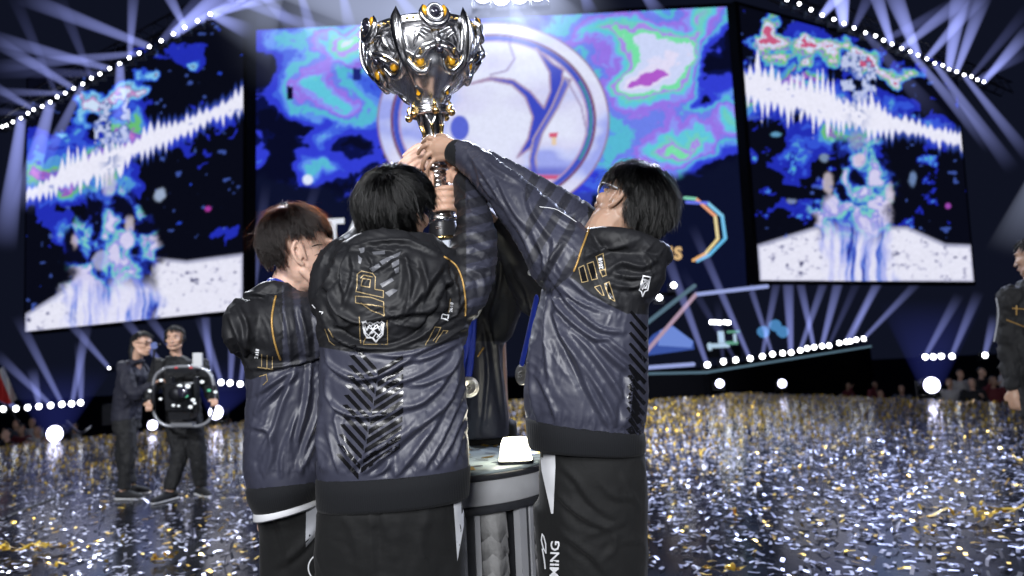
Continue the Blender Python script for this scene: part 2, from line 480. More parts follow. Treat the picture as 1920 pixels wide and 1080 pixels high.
# ------------------------------------------------------------------ LED screens (flat print = the picture they show)
def attr_emat(name, strength):
    a = NT(name); a.t.nodes.remove(a.b)
    at = a.n('ShaderNodeAttribute'); at.attribute_name = 'shown'
    e = a.n('ShaderNodeEmission'); e.inputs[1].default_value = strength
    a.l(at.outputs['Color'], e.inputs[0]); a.l(e.outputs[0], a.out.inputs[0]); a.m.cycles.emission_sampling = 'NONE'
    return a.m
def led_screen(corners, nx, ny, paint, strength, label, seed=0, frame_t=0.35):
    tl, tr, br, bl = [P(*c) for c in corners]
    u = np.linspace(0, 1, nx)[None, :, None]; w = np.linspace(0, 1, ny)[:, None, None]
    g = (tl * (1 - u) + tr * u) * (1 - w) + (bl * (1 - u) + br * u) * w
    v = g.reshape(-1, 3)
    i = np.arange(nx * ny).reshape(ny, nx)
    f = np.stack([i[1:, :-1], i[1:, 1:], i[:-1, 1:], i[:-1, :-1]], -1).reshape(-1, 4)
    base = (bl + br) / 2
    root = empty('led_screen', base, label, 'led screen', 'big screens round the stage')
    px, py, _ = proj(v)
    col = np.clip(paint(px, py), 0, 4)
    nrm = np.cross(tr - tl, bl - tl); nrm = norm(nrm)
    if nrm @ FW > 0: nrm = -nrm
    d = obj('display', v, f, attr_emat('display_glow', strength), root, smooth=False)
    ca = d.data.color_attributes.new('shown', 'FLOAT_COLOR', 'POINT')
    ca.data.foreach_set('color', np.hstack([col, np.ones((len(col), 1))]).astype(np.float32).ravel())
    e = 0.12
    X, Y = norm(tr - tl), norm(tl - bl)
    ring = [tl + (-X + Y) * e, tr + (X + Y) * e, br + (X - Y) * e, bl + (-X - Y) * e]
    vv, ff = prism(np.array(ring) - nrm * 0.03, -nrm, frame_t)
    obj('cabinet', vv, ff, M_dark, root, smooth=False)
    return root

def ramp(v, stops):
    xs = [s[0] for s in stops]; cs = np.array([lin(s[1]) for s in stops])
    return np.stack([np.interp(v, xs, cs[:, k]) for k in range(3)], -1)
def stepramp(v, stops, soft=0.012):
    out = np.zeros(v.shape + (3,)) + lin(stops[0][1])
    for t, c in stops[1:]:
        k = sstep(t - soft, t + soft, v)[..., None]
        out = out * (1 - k) + lin(c) * k
    return out
PSY = [(0, (9, 12, 38)), (0.30, (12, 18, 70)), (0.335, (50, 62, 212)), (0.43, (66, 100, 226)), (0.475, (96, 148, 238)), (0.51, (88, 186, 214)), (0.56, (110, 130, 236)), (0.60, (150, 118, 232)),
       (0.64, (140, 150, 246)), (0.675, (98, 200, 224)), (0.72, (112, 206, 196)), (0.76, (170, 140, 236)), (0.80, (120, 226, 170)), (0.85, (206, 216, 250)), (0.93, (226, 222, 248)), (0.975, (176, 92, 206))]
def blobs(x, y, L):
    s = np.zeros_like(x)
    for cx, cy, rx, ry, a, th in L:
        c, q = math.cos(th), math.sin(th); X = (x - cx) * c + (y - cy) * q; Y = -(x - cx) * q + (y - cy) * c
        s = s + a * np.exp(-((X / rx) ** 2 + (Y / ry) ** 2))
    return s
def over(out, mask, c):
    m = np.clip(mask, 0, 1)[..., None]
    return out * (1 - m) + lin(c) * m
def paint_center(x, y):
    wx = x + 46 * (fbm2(x / 70, y / 70, 4, 1.0) - .5) * 2; wy = y + 40 * (fbm2(x / 70, y / 70, 4, 9.0) - .5) * 2
    n = fbm(np.stack([wx / 95, wy / 80, 0 * x + 3.0], -1), 6, .58)
    v = 0.37 + (n - .5) * 0.50 + .10 * sstep(1050, 1180, x) - .06 * sstep(560, 470, x)
    v = v + blobs(wx, wy, [(655, 105, 75, 45, .30, .3), (640, 190, 85, 40, .34, .25), (670, 60, 60, 26, .24, 0), (600, 265, 50, 45, .17, .5), (620, 320, 55, 20, .2, 0), (575, 335, 40, 18, .2, 0), (470, 305, 40, 22, .25, 0), (480, 64, 60, 25, .10, 0), (540, 150, 50, 80, .10, 0),
                           (470, 130, 60, 45, -.22, 0), (540, 235, 40, 40, -.14, 0), (520, 300, 50, 30, -.2, 0), (620, 85, 22, 28, -.1, 0),
                           (1235, 110, 62, 88, .44, .3), (1190, 165, 40, 40, .2, -.6), (1160, 60, 80, 40, .22, 0), (1110, 90, 60, 40, .2, 0), (1300, 70, 50, 50, .20, 0), (1285, 150, 50, 60, .18, 0), (1230, 240, 80, 40, .18, 0), (1290, 265, 80, 30, .26, -.45), (1210, 290, 60, 26, .16, 0), (1375, 215, 40, 30, .24, -.3),
                           (1345, 120, 22, 70, -.24, 0.1), (1395, 60, 30, 90, -.3, 0), (1330, 200, 30, 14, -.22, -.4), (1370, 310, 60, 25, -.3, -.3)])
    out = stepramp(v, PSY, .008)
    out = over(out, 1 - sstep(8, 11, np.hypot(x - 577, y - 337)), (225, 236, 255))
    # green speckle and small dark blocks as in a glitched feed
    out = over(out, inpoly(x, y, [(662, 128), (676, 128), (676, 150), (662, 150)]) * 1.0, (30, 40, 120))
    out = over(out, inpoly(x, y, [(538, 162), (550, 162), (550, 187), (538, 187)]) * 1.0, (10, 12, 40))
    # fade of the picture into the dark lower edge
    edge = 345 + 22 * (fbm2(x / 40, y / 40, 3, 5.0) - .5) * 2 + np.interp(x, [450, 640, 900, 1200, 1330, 1420], [-10, 18, 40, 5, -40, -60])
    k = sstep(edge - 6, edge + 10, y); out = out * (1 - k[..., None]) + lin((13, 18, 44)) * k[..., None]
    q = inpoly(x, y, [(930, 370), (1110, 360), (1100, 560), (900, 560)]); 
    out = over(out, q * 0.9, (52, 66, 176))
    # the emblem
    ex, ey = (x - 925) / 218.0, (y - 226) / 184.0
    r = np.hypot(ex, ey); ang = np.arctan2(ey, ex)
    m = lambda a, b: sstep(a - .006, a + .006, r) * (1 - sstep(b - .006, b + .006, r))
    lav = ramp(fbm2(x / 130, y / 60, 3, 2.0) + 0.0006 * (y - 200), [(0.3, (226, 230, 252)), (0.5, (214, 214, 246)), (0.62, (198, 206, 250)), (0.75, (160, 170, 240))])
    kk = m(-1, 0.995)[..., None]; out = out * (1 - kk) + lav * kk
    out = over(out, m(0.985, 1.0), (150, 120, 150))
    out = over(out, m(0.862, 0.885) , (120, 66, 92))
    out = over(out, m(0.815, 0.862) , (66, 84, 196))
    out = over(out, m(0.83, 0.85) * (np.abs(ang) < 0.5), (70, 150, 150))
    out = over(out, m(0.80, 0.815), (180, 150, 190))
    S_ = lambda L: [(440 + a / 2, b / 2) for a, b in L]
    sw = S_([(1130, 180), (1195, 240), (1232, 262), (1225, 330), (1180, 420), (1140, 500), (1110, 555), (1060, 590), (1100, 520), (1118, 440), (1090, 365), (1040, 318), (960, 300), (880, 315), (960, 290), (1045, 300), (1110, 345), (1160, 405), (1185, 340), (1180, 270)])
    out = over(out, inpoly(x, y, sw) * 1.0, (62, 76, 196))
    d, _, _ = polydist(x, y, sw + sw[:1]); out = over(out, 1 - sstep(1.2, 2.6, d), (170, 146, 178))
    sw2 = S_([(1236, 290), (1262, 300), (1215, 400), (1155, 500), (1128, 590), (1140, 700), (1115, 700), (1105, 600), (1120, 520), (1190, 400)])
    out = over(out, inpoly(x, y, sw2) * 0.9, (74, 84, 200)); d, _, _ = polydist(x, y, sw2 + sw2[:1]); out = over(out, 1 - sstep(1, 2.4, d), (178, 160, 180))
    for L in ([(1030, 165), (1050, 220), (1020, 265), (960, 280)], [(1240, 290), (1300, 400), (1330, 540), (1290, 660)], [(880, 60), (980, 90), (1060, 140), (1130, 180)]):
        d, _, _ = polydist(x, y, S_(L)); out = over(out, (1 - sstep(1.2, 2.8, d)) * (r < .82), (170, 160, 196))
    dd = np.hypot((x - 862) / 18, (y - 240) / 24); out = over(out, (1 - sstep(.9, 1.05, dd)), (92, 106, 214))
    low = (r < 0.80)
    out = over(out, low * sstep(306, 322, y) * (1 - sstep(326, 330, y)) * .75, (88, 92, 196))
    out = over(out, low * sstep(326, 330, y) * (1 - sstep(335, 338, y)) * .9, (205, 66, 112))
    out = over(out, low * sstep(338, 342, y) * (1 - sstep(350, 356, y)) * .8, (226, 210, 214))
    out = over(out, ((np.abs(x - 1038) < 8) & (np.abs(y - 253) < 4)) * .9, (214, 60, 100)); out = over(out, ((np.abs(x - 1039) < 5) & (np.abs(y - 265) < 7)) * .8, (232, 200, 150))
    out = over(out, inpoly(x, y, [(1050, 388), (1100, 385), (1100, 400), (1040, 402)]) * 1.0, (150, 170, 235))
    return out * (0.93 + 0.1 * noise3(np.stack([x / 3, y / 3, 0 * x], -1)))[..., None]
def wave(x, y, p0, p1, h0, seed, spk):
    (x0, y0), (x1, y1) = p0, p1
    t = (x - x0) / (x1 - x0); yc = y0 + (y1 - y0) * t
    return t, (y - yc)
def paint_side(x, y, mir):
    # side picture is described in the left screen's frame and mirrored for the right one
    if mir == 0:
        X, Y = x, y
        p0, p1 = (50, 366), (455, 188); cxb = 200
        wt = lambda t: np.interp(t, [0, .1, .2, .32, .5, .62, .72, .85, 1], [14, 22, 38, 46, 24, 34, 22, 17, 26])
        floor = [(48, 592), (118, 548), (205, 520), (275, 484), (350, 492), (455, 478), (455, 584), (48, 624)]
        fig = 210; top = [(238, 200, 26, 22), (150, 215, 60, 24), (180, 245, 60, 40)]
    else:
        p0, p1 = (1388, 158), (1795, 262)
        wt = lambda t: np.interp(t, [0, .1, .22, .38, .5, .6, .72, .85, 1], [36, 44, 40, 46, 34, 40, 20, 17, 18])
        floor = [(1421, 462), (1530, 428), (1700, 428), (1772, 460), (1822, 462), (1826, 528), (1425, 528)]
        fig = 1610; top = []
    wx = x + 20 * (fbm2(x / 40, y / 40, 3, 1 + mir) - .5) * 2; wy = y + 20 * (fbm2(x / 40, y / 40, 3, 6 + mir) - .5) * 2
    out = np.zeros(x.shape + (3,)) + lin((9, 11, 24))
    n = fbm2(wx / 60, wy / 50, 5, 11 + 3 * mir)
    t = np.clip((x - p0[0]) / (p1[0] - p0[0]), 0, 1); yc = p0[1] + (p1[1] - p0[1]) * t; dy = y - yc
    # blue clouds around the band and behind the figure
    halo = np.exp(-(dy / 85) ** 2) * np.interp(t, [0, .35, .6, 1], [1, 1, .35, .05]) * .42 + np.exp(-(((x - fig) / 95) ** 2 + ((y - yc + 40) / 120) ** 2)) * .3
    v = (n - .5) * 1.1 + halo
    out = np.where((v > .24)[..., None], stepramp(np.clip(v, 0, 1.2), [(0, (14, 18, 70)), (.24, (34, 46, 180)), (.36, (52, 84, 214)), (.44, (80, 150, 215)), (.52, (104, 190, 120)), (.58, (150, 96, 190)), (.64, (196, 120, 200)), (.70, (190, 205, 250))]), out)
    if mir:
        strip = blobs(wx, wy, [(1432, 60, 26, 40, .8, .3), (1500, 80, 60, 22, .8, .5), (1570, 100, 60, 26, .85, .35), (1640, 125, 40, 24, .75, .3), (1690, 148, 30, 18, .6, .3), (1500, 125, 80, 22, .5, .4)]) * .8 + (fbm2(x / 24, y / 20, 4, 61) - .5) * 1.5
        out = np.where((strip > .32)[..., None], stepramp(strip, [(0, (30, 40, 170)), (.42, (70, 130, 225)), (.52, (92, 200, 170)), (.6, (150, 110, 220)), (.66, (110, 205, 110)), (.74, (214, 190, 225)), (.84, (205, 225, 250)), (.95, (200, 90, 130))]), out)
    else:
        strip = blobs(wx, wy, [(150, 225, 26, 30, .6, .3), (185, 195, 40, 26, .75, 0), (235, 170, 40, 20, .75, -.5), (285, 145, 16, 14, .6, 0), (345, 115, 12, 10, .6, 0), (110, 250, 18, 14, .5, 0), (262, 166, 14, 20, .6, 0)]) * .85 + (fbm2(x / 24, y / 20, 4, 61) - .5) * 1.1
        out = np.where((strip > .36)[..., None], stepramp(strip, [(0, (40, 70, 200)), (.46, (76, 140, 226)), (.56, (130, 200, 240)), (.66, (110, 150, 190)), (.74, (190, 140, 200)), (.82, (205, 225, 250))]), out)
    # trophy silhouette in the picture, grey flecks
    tr_ = np.exp(-(((x - fig) / 34) ** 4 + ((y - (yc - 55)) / 60) ** 4))
    fl = fbm2(x / 9, y / 11, 3, 21)
    out = np.where(((tr_ > .4) & (fl > .46))[..., None], stepramp(fl, [(0, (30, 40, 110)), (.5, (110, 130, 190)), (.58, (190, 200, 235))]), out)
    # jagged white band
    jit = fbm2(x / 30, 0 * x + (dy > 0) * 3, 2, 12); saw = np.abs(((x * 0.5 / 6.0 + (dy > 0) * .5 + 1.2 * jit) % 1.0) - .5) * 2
    w = wt(t); lim = w * (0.42 + 0.58 * saw * (.4 + 1.2 * noise3(np.stack([np.floor(x / 12), 0 * x + (dy > 0) * 7., 0 * x], -1)))) * (0.55 + .9 * fbm2(x / 25, 0 * x + (dy > 0) * 2, 2, 5))
    a = 1 - sstep(lim - 5, lim + 3, np.abs(dy))
    g2 = 1 - sstep(lim, lim + 16, np.abs(dy))
    out = over(out, g2 * .55, (70, 100, 226)); out = over(out, a, (236, 236, 252))
    # dark little notch where the figure's raised hands cross the band
    out = over(out, np.exp(-(((x - fig + 2) / 16) ** 2 + ((y - yc) / 26) ** 2)) * (fl > .48) * .8, (110, 130, 190))
    # floor in the picture
    kf = inpoly(x, y, floor); sp = fbm2(x / 9, y / 7, 4, 31) * .82 + .16 * fbm2(x / 60, y / 40, 2, 8)
    fc = stepramp(sp, [(0, (232, 232, 248)), (.62, (196, 196, 220)), (.70, (110, 112, 150)), (.75, (50, 52, 84))], .03)
    out = np.where(kf[..., None], fc, out)
    d, _, _ = polydist(x, y, floor + floor[:1]); out = over(out, (1 - sstep(2, 5, d)) * .8, (170, 172, 200))
    # the figures
    fw = np.interp(y, [yc.min(), 330, 400, 470, 620], [30, 46, 70, 84, 92]) if mir == 0 else np.interp(y, [230, 300, 380, 430, 530], [34, 50, 66, 74, 88])
    y0f = 345 if mir == 0 else 250
    inside = (1 - sstep(fw * .72, fw * 1.04, np.abs(x - fig + 90 * (n - .5)) + 26 * (fbm2(x / 16, y / 30, 3, 71) - .5))) * sstep(y0f, y0f + 20, y)
    st = fbm2((x + (wx - x) * .4) / 10, (y + (wy - y) * .5) / 75, 4, 41)
    dk = np.interp(y, [y0f, y0f + 110, y0f + 160], [.0, .0, .17])
    fcol = stepramp(st + dk, [(0, (24, 28, 84)), (.36, (48, 62, 170)), (.42, (72, 100, 206)), (.46, (110, 140, 222)), (.50, (146, 160, 232)), (.54, (178, 184, 240)), (.64, (206, 208, 246)), (.74, (226, 226, 248))], .04)
    pt = fbm2(wx / 26, wy / 30, 4, 55); pc = stepramp(pt, [(0, (10, 12, 34)), (.40, (26, 38, 130)), (.46, (52, 84, 206)), (.52, (84, 150, 210)), (.56, (120, 206, 196)), (.60, (150, 150, 226)), (.66, (210, 206, 240))], .02)
    kb = sstep(y0f + 160, y0f + 215, y + 40 * (n - .5))[..., None]; fcol = pc * (1 - kb) + fcol * kb
    out = out * (1 - inside[..., None]) + fcol * inside[..., None]
    # faces and hands of the people in the picture: pale smudges
    for (bx, by, rx, ry, cc) in ([(206, 345, 17, 24, (206, 200, 222)), (140, 450, 10, 22, (216, 200, 214)), (242, 425, 10, 20, (224, 214, 228)), (190, 485, 15, 19, (190, 196, 240)), (300, 366, 12, 12, (190, 210, 246)), (390, 392, 6, 5, (206, 70, 190))] if mir == 0 else
                                 [(1606, 262, 19, 22, (150, 160, 186)), (1612, 300, 12, 14, (206, 186, 206)), (1552, 345, 10, 22, (220, 208, 222)), (1668, 365, 9, 22, (216, 206, 220)), (1712, 336, 8, 16, (130, 160, 214)), (1545, 295, 12, 10, (150, 176, 214)), (1484, 378, 14, 8, (150, 168, 214)), (1777, 386, 5, 5, (190, 90, 214)), (1456, 252, 10, 5, (120, 190, 235))]):
        e = np.hypot((x - bx) / rx, (y - by) / ry) + .5 * (fl - .5)
        out = over(out, (1 - sstep(.55, 1.1, e + 1.1 * (n - .5))) * .62, cc)
    sparse = fbm2(x / 16, y / 13, 2, 77); out = over(out, sstep(.82, .86, sparse) * (~kf) * .6, (76, 104, 200))
    return out * (0.93 + .1 * noise3(np.stack([x / 3, y / 3, 0 * x], -1)))[..., None]

DC = 21.0
led_screen([(450, 58, DC), (1376, 12, DC), (1400, 540, DC), (452, 588, DC)], 430, 250, paint_center, 1.0, 'large centre led screen with round white emblem among psychedelic blue and violet clouds')
led_screen([(52, 150, 24.0), (456, 20, 20.2), (455, 580, 20.2), (47, 622, 24.0)], 250, 280, lambda x, y: paint_side(x, y, 0), 1.0, 'slanted led screen behind the camera crew showing jagged white band and blurred blue figures')
led_screen([(1386, 10, 20.2), (1790, 122, 23.5), (1826, 528, 23.5), (1425, 526, 20.2)], 250, 260, lambda x, y: paint_side(x, y, 1), 1.0, 'slanted led screen on the right with jagged white band above pale robed figure')

# writing that stands on the dark lower part of the centre screen
def text_mesh(s, bold=0.0, res=3):
    cu = bpy.data.curves.new('t', 'FONT'); cu.body = s; cu.size = 1.0; cu.offset = bold; cu.resolution_u = res
    o = bpy.data.objects.new('t', cu); COL.objects.link(o)
    dg = bpy.context.evaluated_depsgraph_get(); dg.update()
    me = bpy.data.meshes.new_from_object(o.evaluated_get(dg))
    bm = bmesh.new(); bm.from_mesh(me); bmesh.ops.triangulate(bm, faces=bm.faces)
    v = np.array([(q.co.x, q.co.y) for q in bm.verts]); bm.verts.index_update(); f = [tuple(x.index for x in q.verts) for q in bm.faces]
    bm.free(); bpy.data.objects.remove(o, do_unlink=True); bpy.data.curves.remove(cu); bpy.data.meshes.remove(me)
    return v, f
scr = [o for o in bpy.data.objects if o.name == 'led_screen'][0]
def screen_text(s, x, y, h, col, strength, bold=.03, wscale=1.0, name='screen_letter'):
    v, f = text_mesh(s, bold)
    px = x + v[:, 0] * h / 0.7 * wscale; py = y - v[:, 1] * h / 0.7 - (px - x) * 0.047
    obj(name, [P(a, b, DC - 0.05) for a, b in zip(px, py)], f, emat('letter_glow', col, strength), scr, smooth=False)
screen_text('T', 606, 456, 44, (.86, .9, 1), .9, .04)
screen_text('A', 648, 454, 44, (.86, .9, 1), .9, .04)
screen_text('I', 828, 466, 44, (.80, .86, 1), .9, .06)
for i, ch in enumerate('WORLDS'): screen_text(ch, 962 - (5 - i) * 27, 499, 22, (.95, .62, .30), .7, .05)
for i, ch in enumerate('CHAMPIONS'): screen_text(ch, 1264 - (8 - i) * 27, 486, 22, (.95, .62, .30), .75, .05)
# the many-sided outline at the end of the line of writing
def neon(pts, cols, w, d, parent):
    for (a, b), c in zip(zip(pts[:-1], pts[1:]), cols):
        v, f = tube([P(*a, d), P(*b, d)], w, 8, 1); obj('outline_bar', v, f, emat('outline_glow', c, .9), parent)
neon([(1284, 371), (1305, 373), (1341, 405), (1346, 448), (1322, 476), (1300, 488)], [(.25, .7, .5), (.95, .42, .25), (.9, .75, .4), (.95, .75, .35), (.95, .5, .2)], .045, DC - .12, scr)
neon([(1288, 379), (1327, 381), (1354, 405), (1360, 447), (1330, 478), (1308, 489)], [(.15, .2, .9), (.25, .65, .95), (.2, .6, .95), (.15, .55, .9), (.2, .55, .9)], .05, DC - .12, scr)
# ------------------------------------------------------------------ rig: trusses, stage lights and their beams as glowing cones
def beam_mat(name, col, s):  # the volume emits by itself, standing in for haze lit by the lamps
    a = NT(name); a.t.nodes.remove(a.b)
    tc = a.n('ShaderNodeTexCoord'); sx = a.n('ShaderNodeSeparateXYZ'); a.l(tc.outputs['Object'], sx.inputs[0])
    mr = a.n('ShaderNodeMapRange'); mr.inputs[1].default_value = 0; mr.inputs[2].default_value = 1; mr.inputs[3].default_value = 1; mr.inputs[4].default_value = 0
    a.l(sx.outputs[2], mr.inputs[0])
    pw = a.n('ShaderNodeMath'); pw.operation = 'POWER'; pw.inputs[1].default_value = 1.35; a.l(mr.outputs[0], pw.inputs[0])
    mu = a.n('ShaderNodeMath'); mu.operation = 'MULTIPLY'; mu.inputs[1].default_value = s; a.l(pw.outputs[0], mu.inputs[0])
    e = a.n('ShaderNodeEmission'); e.inputs[0].default_value = (*col, 1); a.l(mu.outputs[0], e.inputs[1])
    a.l(e.outputs[0], a.out.inputs['Volume'])
    return a.m
B_A = beam_mat('beam_glow', (0.34, 0.39, 0.94), 2.9)
B_B = beam_mat('beam_glow_faint', (0.26, 0.30, 0.78), 0.9)
B_W = beam_mat('beam_glow_white', (0.62, 0.70, 1.0), 0.42)
B_D = beam_mat('beam_glow_deep', (0.07, 0.09, 0.55), 0.20)
def cone_mesh(name, r0, r1, m, seg=14, k=4):
    v, f = loft([(np.array([0, 0, t]), np.array([r0 + (r1 - r0) * t, 0, 0]), np.array([0, r0 + (r1 - r0) * t, 0])) for t in np.linspace(0, 1, k)], seg)
    return mesh_from(name, v, f, m)
ME_A = cone_mesh('light_beam', 0.05, 0.125, B_A); ME_B = cone_mesh('light_beam', 0.045, 0.13, B_B)
ME_W = cone_mesh('light_beam', 0.3, 1.5, B_W); ME_D = cone_mesh('light_beam', 0.3, 1.3, B_D)
def add_beam(parent, a, b, me, w=1.0):
    o = bpy.data.objects.new('light_beam', me); COL.objects.link(o); o.parent = parent
    d = np.asarray(b) - np.asarray(a); L = np.linalg.norm(d)
    o.location = Vector(np.asarray(a) - origin_of(parent)); o.scale = (w, w, L)
    o.rotation_mode = 'QUATERNION'; o.rotation_quaternion = Vector(d).to_track_quat('Z', 'Y')
    return o
def fixture_proto(r, lm, hs=1.0):
    """a moving head lamp: round housing, glowing lens, yoke; the lens looks along -Y (towards the crowd)"""
    root = bpy.data.objects.new('stage_light', None); COL.objects.link(root); root.empty_display_size = .1
    ax = np.array([0, -1, 0.0]); rl = r; r = r * hs
    v, f = lathe([(0, -2.2 * r), (.7 * r, -2.1 * r), (.95 * r, -1.4 * r), (1.02 * r, -.3 * r), (1.2 * r, 0), (1.2 * r, .18 * r), (0, .18 * r)], (0, 0, 0), 16, ax)
    h = obj('housing', v, f, M_black, root)
    v, f = lathe([(1.0 * rl, .19 * r), (.97 * rl, .19 * r + .2 * rl), (.75 * rl, .19 * r + .45 * rl), (.4 * rl, .19 * r + .6 * rl), (0, .19 * r + .65 * rl)], (0, 0, 0), 16, ax); obj('lens', v, f, lm, root)
    v, f = join([box((s * 1.4 * r, .8 * r, -.4 * r), .16 * r, .5 * r, 2.0 * r) for s in (-1, 1)] + [box((0, .8 * r, -1.5 * r), 3.0 * r, .8 * r, .35 * r)]); obj('yoke', v, f, M_black, root, smooth=False)
    return root
PR = {k: fixture_proto(*k_) for k, k_ in {'s': (.032, M_lens, 2.4), 'm': (.074, M_lens, 1.3), 'l': (.105, M_lensb), 'xl': (.165, M_lensb)}.items()}
used = set()
ORD = 'first second third fourth fifth sixth seventh eighth ninth tenth eleventh twelfth thirteenth fourteenth fifteenth sixteenth seventeenth eighteenth nineteenth twentieth twenty-first twenty-second twenty-third twenty-fourth twenty-fifth'.split()
def fixture(kind, pos, label, group):
    r = PR[kind] if kind not in used else dup_tree(PR[kind])
    used.add(kind); r.location = Vector(pos)
    tagit(r, label, 'stage light', group)
    return r
def beams(fx, pos, ends, d_end, me, w=1.0):
    for e in ends: add_beam(fx, pos, P(e[0], e[1], e[2] if len(e) > 2 else d_end), me, w)

def truss(p0, p1, label, s=0.32):
    root = empty('lighting_truss', p0, label, 'truss', 'lighting trusses above the stage')
    d = norm(p1 - p0); z = np.array([0, 0, 1.0]); y = norm(np.cross(z, d)); z = np.cross(d, y); L = np.linalg.norm(p1 - p0)
    off = [(-1, -1), (1, -1), (1, 1), (-1, 1)]
    for a, b in off:
        q = y * a * s / 2 + z * b * s / 2
        v, f = tube([p0 + q, p1 + q], .024, 6, 1, round_ends=False); obj('chord', v, f, M_black, root)
    n = int(L / .55); ps = []
    for i in range(n):
        t0, t1 = i / n, (i + 1) / n
        for k in range(4):
            a = y * off[k][0] * s / 2 + z * off[k][1] * s / 2; b = y * off[(k + 1) % 4][0] * s / 2 + z * off[(k + 1) % 4][1] * s / 2
            ps.append(tube([p0 + d * L * t0 + a, p0 + d * L * t1 + b], .012, 5, 1, round_ends=False))
    v, f = join(ps); o = obj('lacing', v, f, M_black, root); o['kind'] = 'stuff'
    return root
# upper left row
UL = [(5, 238), (13, 235), (25, 229), (40, 222), (53, 213), (64, 206), (80, 200), (95, 192), (108, 182), (123, 175), (139, 166), (156, 158), (172, 147), (188, 139), (206, 129), (225, 120), (243, 109), (262, 100), (281, 88), (303, 77), (326, 64), (347, 52), (371, 40), (395, 27)]
UR = [(1475, 0), (1498, 8), (1520, 19), (1541, 29), (1563, 37), (1582, 45), (1601, 53), (1622, 62), (1641, 68), (1656, 76), (1672, 83), (1690, 91), (1706, 97), (1721, 104), (1737, 111), (1752, 119), (1767, 123), (1779, 130), (1793, 135), (1807, 141), (1821, 144), (1832, 150), (1844, 154)]
def row(pts, z0, kind, labelf, group, beamlist, dfun=None):
    for i, (px, py) in enumerate(pts):
        if dfun is not None: p = P(px, py, dfun(px))
        else:
            r = FW + RT * ((px - 960) / F_PX) - UP * ((py - 540) / F_PX); p = CAM + r * ((z0 - CAM[2]) / r[2])
        fx = fixture(kind, p, ORD[i] + ' ' + labelf, group)
        for (lx, e, me, w) in beamlist:
            if abs(lx - px) < 3: beams(fx, p, e, None, me, w)
DB = 15.0
row(UL, 8.4, 's', 'spotlight from the lower left end of the row slanting up at upper left', 'spotlights along the upper left truss', [
    (64, [(-30, 150, 18)], ME_A, 1.2), (395, [(600, -40, 12), (470, 60, 13.5)], ME_A, 1.4),
    (281, [(30, -10, 15)], ME_A, 1.6), (262, [(-20, 126, 15)], ME_A, 1.2), (206, [(-30, 66, 16)], ME_A, 1.5), (139, [(-20, 70, 17)], ME_A, 1.5), (188, [(-30, 132, 16)], ME_B, 1.5),
    (123, [(-20, 172, 17)], ME_A, 1.), (80, [(-20, 178, 18)], ME_B, 1.2), (53, [(-20, 208, 18)], ME_B, 1.), (225, [(226, 268, 15.5)], ME_A, 1.6), (156, [(70, 330, 17)], ME_A, 1.3), (95, [(40, 400, 18)], ME_A, 2.2), (40, [(8, 470, 18)], ME_A, 2.2),
    (326, [(470, -50, 12)], ME_A, 1.8), (303, [(420, -40, 13)], ME_B, 1.6), (243, [(252, -40, 14)], ME_A, 1.), (347, [(300, -40, 13)], ME_A, 1.1), (371, [(520, -30, 13)], ME_A, 1.4), (172, [(105, -20, 15)], ME_B, 1.2), (108, [(20, -20, 16)], ME_B, 1.2)])
row(UR, 8.4, 's', 'spotlight from the top end of the row sloping down at upper right', 'spotlights along the upper right truss', [
    (1541, [(1600, -40, 13)], ME_A, 1.4), (1582, [(1572, -60, 13)], ME_A, 1.8), (1601, [(1640, -30, 14)], ME_B, 1.2), (1672, [(1630, -50, 14)], ME_A, 1.3), (1690, [(1830, -20, 15)], ME_A, 1.5), (1656, [(1810, 0, 14)], ME_B, 1.4), (1721, [(1660, -50, 15)], ME_A, 1.7), (1737, [(1850, -20, 15)], ME_A, 1.4),
    (1779, [(1806, -40, 16)], ME_A, 1.9), (1793, [(1850, -20, 16)], ME_A, 1.5), (1844, [(1935, 50, 17)], ME_A, 1.5), (1832, [(1935, 92, 17)], ME_B, 1.4), (1622, [(1770, 236, 14)], ME_B, 1.5), (1706, [(1860, 280, 15)], ME_A, 1.2), (1752, [(1900, 320, 16)], ME_A, 1.3), (1807, [(1935, 300, 17)], ME_A, 1.2), (1821, [(1935, 8, 17)], ME_B, 1.3)])
def zp(px, py, z):
    r = FW + RT * ((px - 960) / F_PX) - UP * ((py - 540) / F_PX); return CAM + r * ((z - CAM[2]) / r[2])
up = np.array([0, .25, .34])
truss(zp(-60, 262, 8.4) + up, zp(470, -14, 8.4) + up, 'black lighting truss slanting up behind the upper left spotlights')
truss(zp(1400, -30, 8.4) + up, zp(1900, 182, 8.4) + up, 'black lighting truss sloping down behind the upper right spotlights')
truss(P(380, -60, 15) + up, P(1500, -110, 15) + up, 'black lighting truss crossing above the centre screen')
# the bright cluster above the trophy
for i_, (px, py, ends) in enumerate([(906, -8, [(700, 30, 15), (470, 70, 17)]), (940, -4, [(955, 130, 14), (900, 110, 14)]), (974, -7, [(1075, 100, 14)]), (1008, -12, [(1000, 90, 14)])]):
    p = P(px, py, 14.5); fx = fixture('xl', p, ORD[i_] + ' big bright lamp from the left in the cluster above the trophy', 'bright lamps above the centre screen')
    beams(fx, p, ends, None, ME_W, .95)  # wide glowing cones stand in for the glare round these lamps
for i_, (px, ends) in enumerate([(380, [(700, 90, 16)]), (480, [(560, 60, 15)]), (560, [(600, 110, 15)]), (640, [(660, 70, 15)]), (735, [(800, 60, 15)]), (1090, [(1110, 30, 15)]), (1200, [(1240, 30, 15)])]):
    p = P(px, -22, 14.8); fx = fixture('s', p, ORD[i_] + ' small lamp from the left hanging above the centre screen', 'small lamps above the centre screen'); beams(fx, p, ends, None, ME_A, 1.4)
p = P(520, -20, 16); fx = fixture('l', p, 'wide wash lamp above the left part of the centre screen', 'wash lamps above the centre screen'); beams(fx, p, [(860, 40, 15), (440, 90, 16)], None, ME_W, .6)

